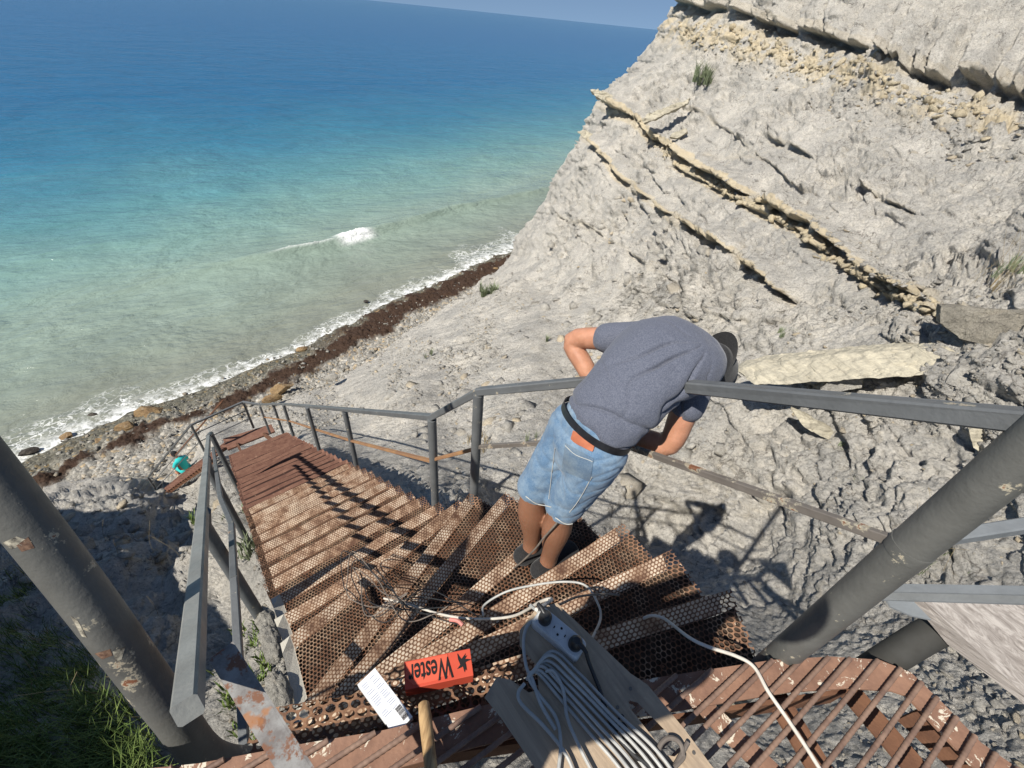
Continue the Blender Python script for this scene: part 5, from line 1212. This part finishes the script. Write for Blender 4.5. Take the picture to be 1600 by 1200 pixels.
def scatter(name, pts, sizes, mat, seed, flat=.55, kind='stuff'):
    r_ = np.random.default_rng(seed); VV = []; FF = []; n = 0; bd = []
    for p_, s_ in zip(pts, sizes):
        v, f = TM[r_.integers(14)]; sc = np.array([1, .75+.3*r_.random(), flat*(.6+.7*r_.random())])*s_
        a = r_.random()*6.283; t = r_.normal(size=2)*.25; R_ = np.array([[math.cos(a), -math.sin(a), 0], [math.sin(a), math.cos(a), 0], [t[0], t[1], 1]])
        VV.append((v*sc)@R_.T+p_); FF.append(f+n); n += len(v); bd.append(np.full(len(v), max(0, r_.random()-.55)*1.6 if r_.random() < .5 else 0))
    me = bpy.data.meshes.new(name); V = np.concatenate(VV); Fc = np.concatenate(FF); me.vertices.add(len(V)); me.vertices.foreach_set('co', V.astype(np.float32).ravel())
    me.loops.add(len(Fc)*3); me.loops.foreach_set('vertex_index', Fc.ravel().astype(np.int32)); me.polygons.add(len(Fc)); me.polygons.foreach_set('loop_start', (np.arange(len(Fc))*3).astype(np.int32)); me.update(calc_edges=True)
    attr(me, 'bed', np.concatenate(bd)); return tag(link(name, me, mat), kind=kind)
STONE = mat_rock('loose_stone', (.50, .475, .42), (.30, .285, .255), (.56, .45, .29), 2.)
def gp(px, py): return ground(px, py)
r_ = np.random.default_rng(5)
# scree on the slope between the stairs, the cliff and the beach
pts = []; sz = []
def inpoly(x, y, poly):
    c = False; j = len(poly)-1
    for i in range(len(poly)):
        if (poly[i][1] > y) != (poly[j][1] > y) and x < (poly[j][0]-poly[i][0])*(y-poly[i][1])/(poly[j][1]-poly[i][1])+poly[i][0]: c = not c
        j = i
    return c
zones = [([(390, 640), (560, 560), (700, 470), (790, 420), (830, 470), (760, 560), (700, 620), (560, 650), (420, 690)], 5200, (.025, .13)),
         ([(560, 650), (760, 560), (1000, 620), (1150, 560), (1120, 700), (900, 780), (720, 790), (600, 700)], 1500, (.015, .07)),
         ([(1150, 470), (1600, 470), (1700, 720), (1200, 640)], 2600, (.012, .085)),
         ([(1180, 620), (1700, 620), (1700, 900), (1250, 860)], 700, (.008, .04)),
         ([(1140, 265), (1480, 455), (1480, 500), (1130, 300)], 700, (.02, .10)),
         ([(1080, 30), (1600, 170), (1700, 260), (1400, 230), (1080, 90)], 900, (.03, .13)),
         ([(330, 880), (450, 880), (460, 1150), (330, 1150)], 700, (.008, .04)),
         ([(60, 760), (330, 765), (330, 900), (0, 950), (0, 780)], 700, (.02, .12)),
         ([(1250, 1040), (1700, 950), (1700, 1300), (1150, 1300)], 700, (.01, .06))]
for poly, n, (a, b_) in zones:
    xs = [q[0] for q in poly]; ys = [q[1] for q in poly]; k = 0
    while k < int(n):
        x, y = r_.uniform(min(xs), max(xs)), r_.uniform(min(ys), max(ys)); 
        if not inpoly(x, y, poly): continue
        k += 1
        if fbm(np.array([[x*.012, y*.012, 3.3]]), 2, 7)[0] < -.25: continue
        s_ = a*(b_/a)**(r_.random()**2.2); pts.append(gp(x, y)+[0, 0, s_*.1]); sz.append(s_)
for poly, n, (a, b_) in [([(560, 640), (760, 520), (900, 470), (1000, 620), (1150, 560), (1120, 700), (900, 780), (720, 760)], 240, (.07, .38)), ([(1160, 600), (1700, 600), (1700, 900), (1250, 860)], 40, (.04, .12)),
                         ([(860, 330), (1000, 300), (1130, 420), (1100, 540), (900, 560), (790, 450)], 160, (.08, .4)), ([(40, 752), (330, 745), (340, 850), (0, 920)], 160, (.08, .34))]:
    xs = [q[0] for q in poly]; ys = [q[1] for q in poly]; k = 0
    while k < n:
        x, y = r_.uniform(min(xs), max(xs)), r_.uniform(min(ys), max(ys))
        if not inpoly(x, y, poly): continue
        k += 1; s_ = a*(b_/a)**(r_.random()**1.8); pts.append(gp(x, y)-[0, 0, s_*.12]); sz.append(s_)
scatter('scree', pts, sz, STONE, 8)
YST = mat_rock('yellow_stone', (.60, .52, .37), (.46, .39, .27), (.62, .52, .35), 2.)
pts = []; sz = []
for k in range(420):
    t_ = .12+.88*r_.random(); i_ = int(t_*(len(L1)-1.001)); f_ = t_*(len(L1)-1.001)-i_; x = L1[i_][0]*(1-f_)+L1[i_+1][0]*f_; y = L1[i_][1]*(1-f_)+L1[i_+1][1]*f_+r_.normal(17+8*t_, 7)
    s_ = .05*4.2**(r_.random()**1.4)*(1.1-.45*t_); pts.append(gp(x, y)); sz.append(s_)
for k in range(500):
    t_ = r_.random(); i_ = int(t_*(8-1.001)); f_ = t_*(8-1.001)-i_; x = L3[i_][0]*(1-f_)+L3[i_+1][0]*f_; y = L3[i_][1]*(1-f_)+L3[i_+1][1]*f_+r_.normal(46, 13)
    s_ = .05*4.5**(r_.random()**1.7); pts.append(gp(x, y)); sz.append(s_)
scatter('yellow_rubble', pts, sz, YST, 12, .7)
# shingle on the beach
pts = []; sz = []
for k in range(9000):
    u_ = -r_.random()**.8*9.5+.2; t_ = r_.uniform(-3, 42)
    x, y = sA+sN*u_+sT*t_; inl_ = -shore_ut(np.array([x]), np.array([y]))[0][0]
    if inl_ < -.3: continue
    s_ = .03*(5.5)**(r_.random()**2.5); z = SEA_Z+.02+.17*max(inl_, 0)+.012*max(inl_-3, 0)**2
    pts.append([x, y, z+.02]); sz.append(s_)
WETST = mat_rock('shingle_stone', (.44, .42, .37), (.20, .19, .17), (.48, .36, .22), 2.)
scatter('shingle', pts, sz, WETST, 9, .6)
# single boulders
def boulder(px, py, z, wpx, asp, mat, label, name='boulder', group=None, flat=.55, seed=0, on_ground=False, tilt=0, sub=4):
    c = gp(px, py) if on_ground else PZ(px, py, z); dep = float((RC.T@(c-CAM))[2]*-1); L_ = wpx*dep/F/2
    bm = bmesh.new(); bmesh.ops.create_icosphere(bm, subdivisions=sub, radius=1); v = np.array([x.co[:] for x in bm.verts]); q = np.random.default_rng(seed+50)
    for _ in range(9):
        n = q.normal(size=3); n /= np.linalg.norm(n); d = .45+.35*q.random(); k = v@n-d; v = np.where(k[:, None] > 0, v-k[:, None]*n*.95, v)
    v = v*(1+.07*fbm(v*2.5+seed, 4, seed)[:, None]); a = tilt
    ax_ = np.array([math.cos(a), math.sin(a), 0]); ay_ = np.array([-math.sin(a), math.cos(a), 0])
    W = v[:, :1]*ax_*L_+v[:, 1:2]*ay_*L_*asp+v[:, 2:]*np.array([0, 0, 1.])*L_*flat
    for x, co_ in zip(bm.verts, W+c): x.co = co_
    me = bpy.data.meshes.new(name); bm.to_mesh(me); bm.free(); attr(me, 'bed', np.zeros(len(v))); return tag(link(name, me, mat, None, False), label, 'rock', group)
TAN = mat_rock('tan_boulder', (.36, .25, .13), (.25, .165, .09), (.3, .2, .1), 2.); DRK = mat_rock('dark_wet_rock', (.09, .08, .07), (.045, .04, .036), (.1, .1, .1), 2.)
for i, (x, y, w_, asp, m_, lb, z) in enumerate([
    (236, 643, 46, .6, TAN, 'large tan boulder at the water line, widest of the shore', -13.85), (195, 668, 34, .6, TAN, 'tan flat rock just left of the large tan boulder', -13.75),
    (158, 690, 30, .6, TAN, 'brown-green rock between the foam and the weed on the left', -13.8), (104, 681, 20, .7, TAN, 'small rusty orange rock in the foam', -13.95), (45, 706, 26, .6, DRK, 'dark rock washed by foam nearest the left pipe', -13.9),
    (442, 607, 38, .5, TAN, 'tan slab at the upper edge of the weed above the lower railing', -13.0), (424, 622, 34, .4, TAN, 'pale orange slab behind the lower railing corner', -12.7), (472, 545, 20, .6, TAN, 'round tan boulder in the foam beside the weed', -13.85),
    (571, 471, 10, .7, DRK, 'small dark rock standing alone in the shallow water', -13.9), (592, 487, 14, .6, TAN, 'tan rock in the foam right of the lone dark rock', -13.9), (616, 483, 11, .7, TAN, 'small tan rock at the weed edge', -13.85),
    (712, 444, 10, .7, DRK, 'dark rock in the surf close to the cliff foot', -13.8), (730, 427, 9, .7, TAN, 'small brown rock in the surf near the cliff foot', -13.9), (775, 420, 11, .7, TAN, 'reddish rock at the very foot of the cliff', -13.5),
    (145, 648, 18, .4, DRK, 'low dark rock awash off the left shore', -14.0), (590, 580, 34, .6, STONE, 'pale angular block lying on the scree', -12.0), (520, 590, 26, .6, STONE, 'grey block at the top of the shingle', -12.4)]):
    boulder(x, y, z, w_, asp, m_, lb, seed=i, tilt=.6, flat=.5)
# bedded slabs at the foot of the right-hand cliff
SLAB = NB('bedded_sandstone', .9, .15); _v = SLAB.coord('Object'); _p = SLAB.new('Mapping'); _p.inputs['Scale'].default_value = (1.2, 1.2, 14); SLAB.L(_v, _p.inputs[0]); _w = SLAB.noise(_p.outputs[0], 1.2, 6, .65, 1.)
_c = SLAB.mix(SLAB.ramp(_w, [(.35, 0), (.65, 1)]), (.52, .475, .365), (.35, .32, .25)); _c = SLAB.mix(SLAB.ramp(SLAB.noise(_v, 18, 5, .7), [(.3, .5), (.5, 0)]), _c, (.25, .23, .19)); SLAB.color(_c)
_n = SLAB.bump(_w, .05, .9); SLAB.bump(SLAB.noise(_v, 30, 6, .7), .012, .9, _n); SLAB = SLAB.m
SLABG = mat_rock('grey_brown_bedded_stone', (.36, .33, .27), (.24, .22, .18), (.4, .35, .25), 2.)
def slab(outline, d0, depth, mat, label, name='stone_slab', seed=1, dd=None, group=None, amp=.02):
    """a stone block: its visible face through photo points, given its own distance and thickness"""
    ds = dd or [d0]*len(outline); face = [P(x, y, d) for (x, y), d in zip(outline, ds)]
    bk = ray(outline[0][0], outline[0][1]); bk = np.array([bk[0]*.5+.3, bk[1]*.5+.5, -.35]); bk /= np.linalg.norm(bk)
    m = MB(); m.prism(face, bk, depth); me = m.mesh(name); bm = bmesh.new(); bm.from_mesh(me); bmesh.ops.recalc_face_normals(bm, faces=bm.faces)
    bmesh.ops.triangulate(bm, faces=[f for f in bm.faces if len(f.verts) > 4])
    for _ in range(6):
        e_ = [e for e in bm.edges if e.calc_length() > .06]
        if not e_ or len(bm.verts) > 9000: break
        bmesh.ops.subdivide_edges(bm, edges=e_, cuts=1, use_grid_fill=True); bmesh.ops.triangulate(bm, faces=[f for f in bm.faces if len(f.verts) > 4])
    bm.normal_update(); v = np.array([x.co[:] for x in bm.verts]); n = np.array([x.normal[:] for x in bm.verts])
    b3 = np.stack([v@be, v@bt, v@bn], -1); k = amp*(fbm(v*4+seed, 4, seed, .6)+.8*fbm(np.stack([b3[:, 0]*.8, b3[:, 1]*.8, b3[:, 2]*12], -1)+seed, 2, seed+3)+.7*blocks(v*5+seed, seed)[0])
    for x, c_, n_, k_ in zip(bm.verts, v, n, k): x.co = Vector(c_+n_*k_)
    bm.to_mesh(me); bm.free(); attr(me, 'bed', np.zeros(len(me.vertices))); return tag(link(name, me, mat), label, 'rock slab', group)
slab([(1152, 578), (1196, 566), (1300, 556), (1420, 546), (1486, 541), (1502, 562), (1488, 578), (1430, 588), (1330, 592), (1240, 599), (1180, 601)], 7.3, .7, SLAB, 'long yellowish bedded stone slab lying beyond the handrail', seed=3, dd=[7.95, 7.72, 7.2, 6.7, 6.45, 6.25, 6.25, 6.4, 6.8, 7.2, 7.5], amp=.03)
slab([(1470, 478), (1540, 484), (1640, 492), (1640, 562), (1600, 556), (1545, 540), (1500, 528), (1468, 505)], 6.2, .5, SLABG, 'thick grey-brown bedded stone block on the far right', seed=5, dd=[6.35, 5.95, 5.6, 5.5, 5.7, 6.0, 6.2, 6.3], amp=.02)
slab([(1478, 598), (1500, 572), (1530, 562), (1575, 580), (1568, 604), (1520, 612)], 6.1, .3, STONE, 'blue-grey angular stone below the thick bedded block', 'stone', 7, [6.0, 6.0, 6.0, 5.8, 5.7, 5.8])
slab([(1545, 560), (1600, 562), (1610, 578), (1570, 582), (1552, 574)], 5.9, .2, SLAB, 'small orange-tan stone on the far right above the handrail', 'stone', 9)
slab([(1280, 612), (1300, 590), (1332, 580), (1350, 592), (1345, 606), (1300, 615)], 7.0, .3, STONE, 'rounded grey stone against the lower side of the long slab', 'stone', 11)
slab([(1235, 640), (1262, 652), (1300, 672), (1330, 690), (1300, 690), (1258, 670)], 7.4, .2, SLAB, 'yellowish stone chip on the rock under the handrail', 'stone', 12)
slab([(1325, 706), (1352, 700), (1376, 716), (1372, 728), (1340, 722)], 6.9, .2, SLAB, 'yellow stone set in the rock right of centre', 'stone', 13)
slab([(1374, 735), (1392, 730), (1405, 762), (1420, 790), (1408, 796), (1386, 770)], 6.6, .2, SLAB, 'long yellow stone standing in the rock beside the pipe post', 'stone', 14)
slab([(1515, 672), (1560, 668), (1600, 680), (1596, 705), (1545, 712), (1520, 700)], 5.6, .25, SLAB, 'cream rounded stone just under the handrail on the far right', 'stone', 15)
slab([(922, 140), (934, 139), (966, 154), (968, 162), (955, 163), (930, 150)], 24.8, .5, SLAB, 'slab sticking out of the cliff edge against the sea', seed=16, amp=.05)
slab([(1003, 186), (1012, 178), (1062, 160), (1078, 152), (1074, 162), (1018, 188), (1006, 192)], 20.6, .3, SLAB, 'plank-like slab leaning on the cliff above the upper ledge', seed=17, amp=.04)
slab([(903, 206), (915, 203), (938, 220), (945, 232), (930, 228), (910, 214)], 26.2, .5, SLAB, 'thin slab at the cliff edge below the protruding one', seed=18, amp=.04)
slab([(1046, 214), (1050, 208), (1072, 200), (1074, 206), (1058, 216)], 19.6, .3, SLAB, 'short slab resting on the upper ledge', seed=19, amp=.03)

# ---- plants
LEAF = mat_noise('green_blades', (.075, .13, .03), (.18, .23, .065), 14, .6, .3); LEAFG = mat_noise('grey_green_leaves', (.13, .16, .09), (.22, .25, .15), 14, .7, .2)
DRY = mat_noise('dry_stalks', (.34, .28, .17), (.22, .17, .10), 20, .8, .2)
def blades(m, base, n, L, w, spread, q, lean=(0, 0, 0), curve=.5):
    for _ in range(n):
        a = q.random()*6.283; rr_ = spread*q.random()**.6; p0 = base+np.array([math.cos(a)*rr_, math.sin(a)*rr_, -.01]); l_ = L*(.5+.6*q.random())
        b_ = q.random()*6.283; t = np.array([math.cos(b_), math.sin(b_), 0])*(.25+.8*q.random())*curve+np.asarray(lean)
        p1 = p0+l_*.5*(np.array([0, 0, 1.])+t*.5); p2 = p1+l_*.5*(np.array([0, 0, .75])+t*1.4); s_ = np.cross(t+[1e-3, 0, 0], (0, 0, 1.)); s_ /= np.linalg.norm(s_)+1e-9; s_ *= w*(.6+.6*q.random())
        m.add([p0-s_*.5, p0+s_*.5, p1+s_*.5, p1-s_*.5, p2], [(0, 1, 2, 3), (3, 2, 4)])
def plant(px, py, n, L, w, spread, label, mat=LEAF, seed=0, name='plant', cat='plant', at=None, clumps=1, cr=0, lean=(0, 0, 0), stalks=0):
    q = np.random.default_rng(seed); b_ = gp(px, py) if at is None else at; t = empty(name, b_, label, cat); m = MB()
    for c in range(clumps):
        o = b_+np.array([q.normal()*cr, q.normal()*cr, q.normal()*cr*.35]); blades(m, o, n//clumps, L, w, spread, q, lean)
    m.build('leaves', mat, t)
    if stalks:
        m = MB()
        for _ in range(stalks):
            o = b_+np.array([q.normal()*cr, q.normal()*cr, 0]); d_ = np.array([q.normal()*.35, q.normal()*.35, 1.]); l_ = L*(1+q.random()); m.tube(spline([o, o+d_*l_*.5, o+d_*l_+[q.normal()*.04, q.normal()*.04, -.02]], 3), .0018, 5)
            e_ = o+d_*l_+[0, 0, -.02]
        m.build('stalk', DRY, t)
    return t
plant(375, 1060, 260, .13, .011, .05, 'leafy green plant between the left railing and the top steps', seed=1, clumps=14, cr=.09)
plant(355, 1010, 120, .12, .010, .04, 'green tuft above the end of the angle iron', seed=2, clumps=7, cr=.07)
plant(372, 1110, 130, .10, .010, .04, 'green tuft at the foot of the left railing near the pipe', seed=3, clumps=8, cr=.06)
plant(392, 860, 200, .22, .014, .06, 'green plant beside the left edge of the stairs', LEAFG, 4, clumps=9, cr=.14)
plant(378, 800, 160, .28, .016, .08, 'yellow-green plant against the left stringer behind the railing', LEAFG, 5, clumps=7, cr=.18)
plant(300, 838, 90, .25, .018, .06, 'small bright weed on the shaded slope left of the railing', LEAF, 6, clumps=4, cr=.18)
plant(405, 985, 110, .12, .010, .05, 'green weed next to the cement edge of the steps', LEAF, 7, clumps=6, cr=.07)
plant(1445, 870, 260, .26, .010, .05, 'dry shrub in the rock behind the big pipe post', LEAFG, 8, 'shrub', 'shrub', clumps=12, cr=.14, stalks=20)
plant(1098, 128, 260, .8, .035, .12, 'grey shrub growing from the cliff above the ledges', LEAFG, 9, 'shrub', 'shrub', clumps=9, cr=.30)
plant(760, 462, 220, .7, .045, .12, 'low green shrub near the foot of the cliff above the beach', LEAFG, 10, 'shrub', 'shrub', clumps=9, cr=.32)
plant(735, 705, 120, .35, .014, .08, 'thin dry grass between the two nearest railing posts', DRY, 11, 'grass_tuft', 'grass', clumps=9, cr=.30)
plant(845, 530, 40, .35, .018, .04, 'tiny dark tuft on the pale slope left of the worker', LEAFG, 12, 'grass_tuft', 'grass')
plant(1575, 440, 150, .35, .012, .06, 'green stalks growing at the right edge over the stone block', LEAFG, 13, 'shrub', 'shrub', clumps=8, cr=.16, stalks=24)
plant(1560, 468, 60, .3, .010, .05, 'dry twigs lying on top of the thick stone block', DRY, 14, 'dry_shrub', 'shrub', clumps=5, cr=.18, stalks=26)
plant(1330, 752, 60, .12, .010, .04, 'small weed in the rock beneath the worn mid rail', LEAFG, 15, clumps=4, cr=.07)
plant(1302, 700, 60, .13, .010, .04, 'small green weed on the rock under the handrail', LEAFG, 16, clumps=4, cr=.07)
plant(820, 690, 80, .3, .012, .05, 'sparse tuft beyond the post nearest the worker', LEAFG, 17, 'grass_tuft', 'grass', clumps=6, cr=.25)
plant(1215, 520, 70, .22, .014, .05, 'small tuft on the ledge above the long slab', LEAFG, 18, 'grass_tuft', 'grass', clumps=4, cr=.16)
plant(665, 560, 60, .35, .016, .05, 'tuft on the smooth slope right of the scree', LEAFG, 19, 'grass_tuft', 'grass', clumps=4, cr=.2)
# the thick grass on the left below the pipe
q = np.random.default_rng(77); m = MB()
for _ in range(900):
    x, y = q.uniform(-160, 235), q.uniform(935, 1290)
    if x > 60+(y-930)*.75: continue
    blades(m, gp(x, y), 12, .28, .0055, .07, q, (.1, -.1, 0), .7)
tag(m.build('grass', LEAF), kind='stuff')
m = MB()
for _ in range(46):
    x, y = q.uniform(-60, 300), q.uniform(860, 1120); b_ = gp(x, y); d_ = np.array([q.normal()*.35, q.normal()*.35, 1.]); l_ = .25+.3*q.random()
    m.tube(spline([b_, b_+d_*l_*.5, b_+d_*l_+[q.normal()*.06, q.normal()*.06, -.03]], 4), .0016, 5)
tag(m.build('dry_grass_stalks', DRY), kind='stuff')
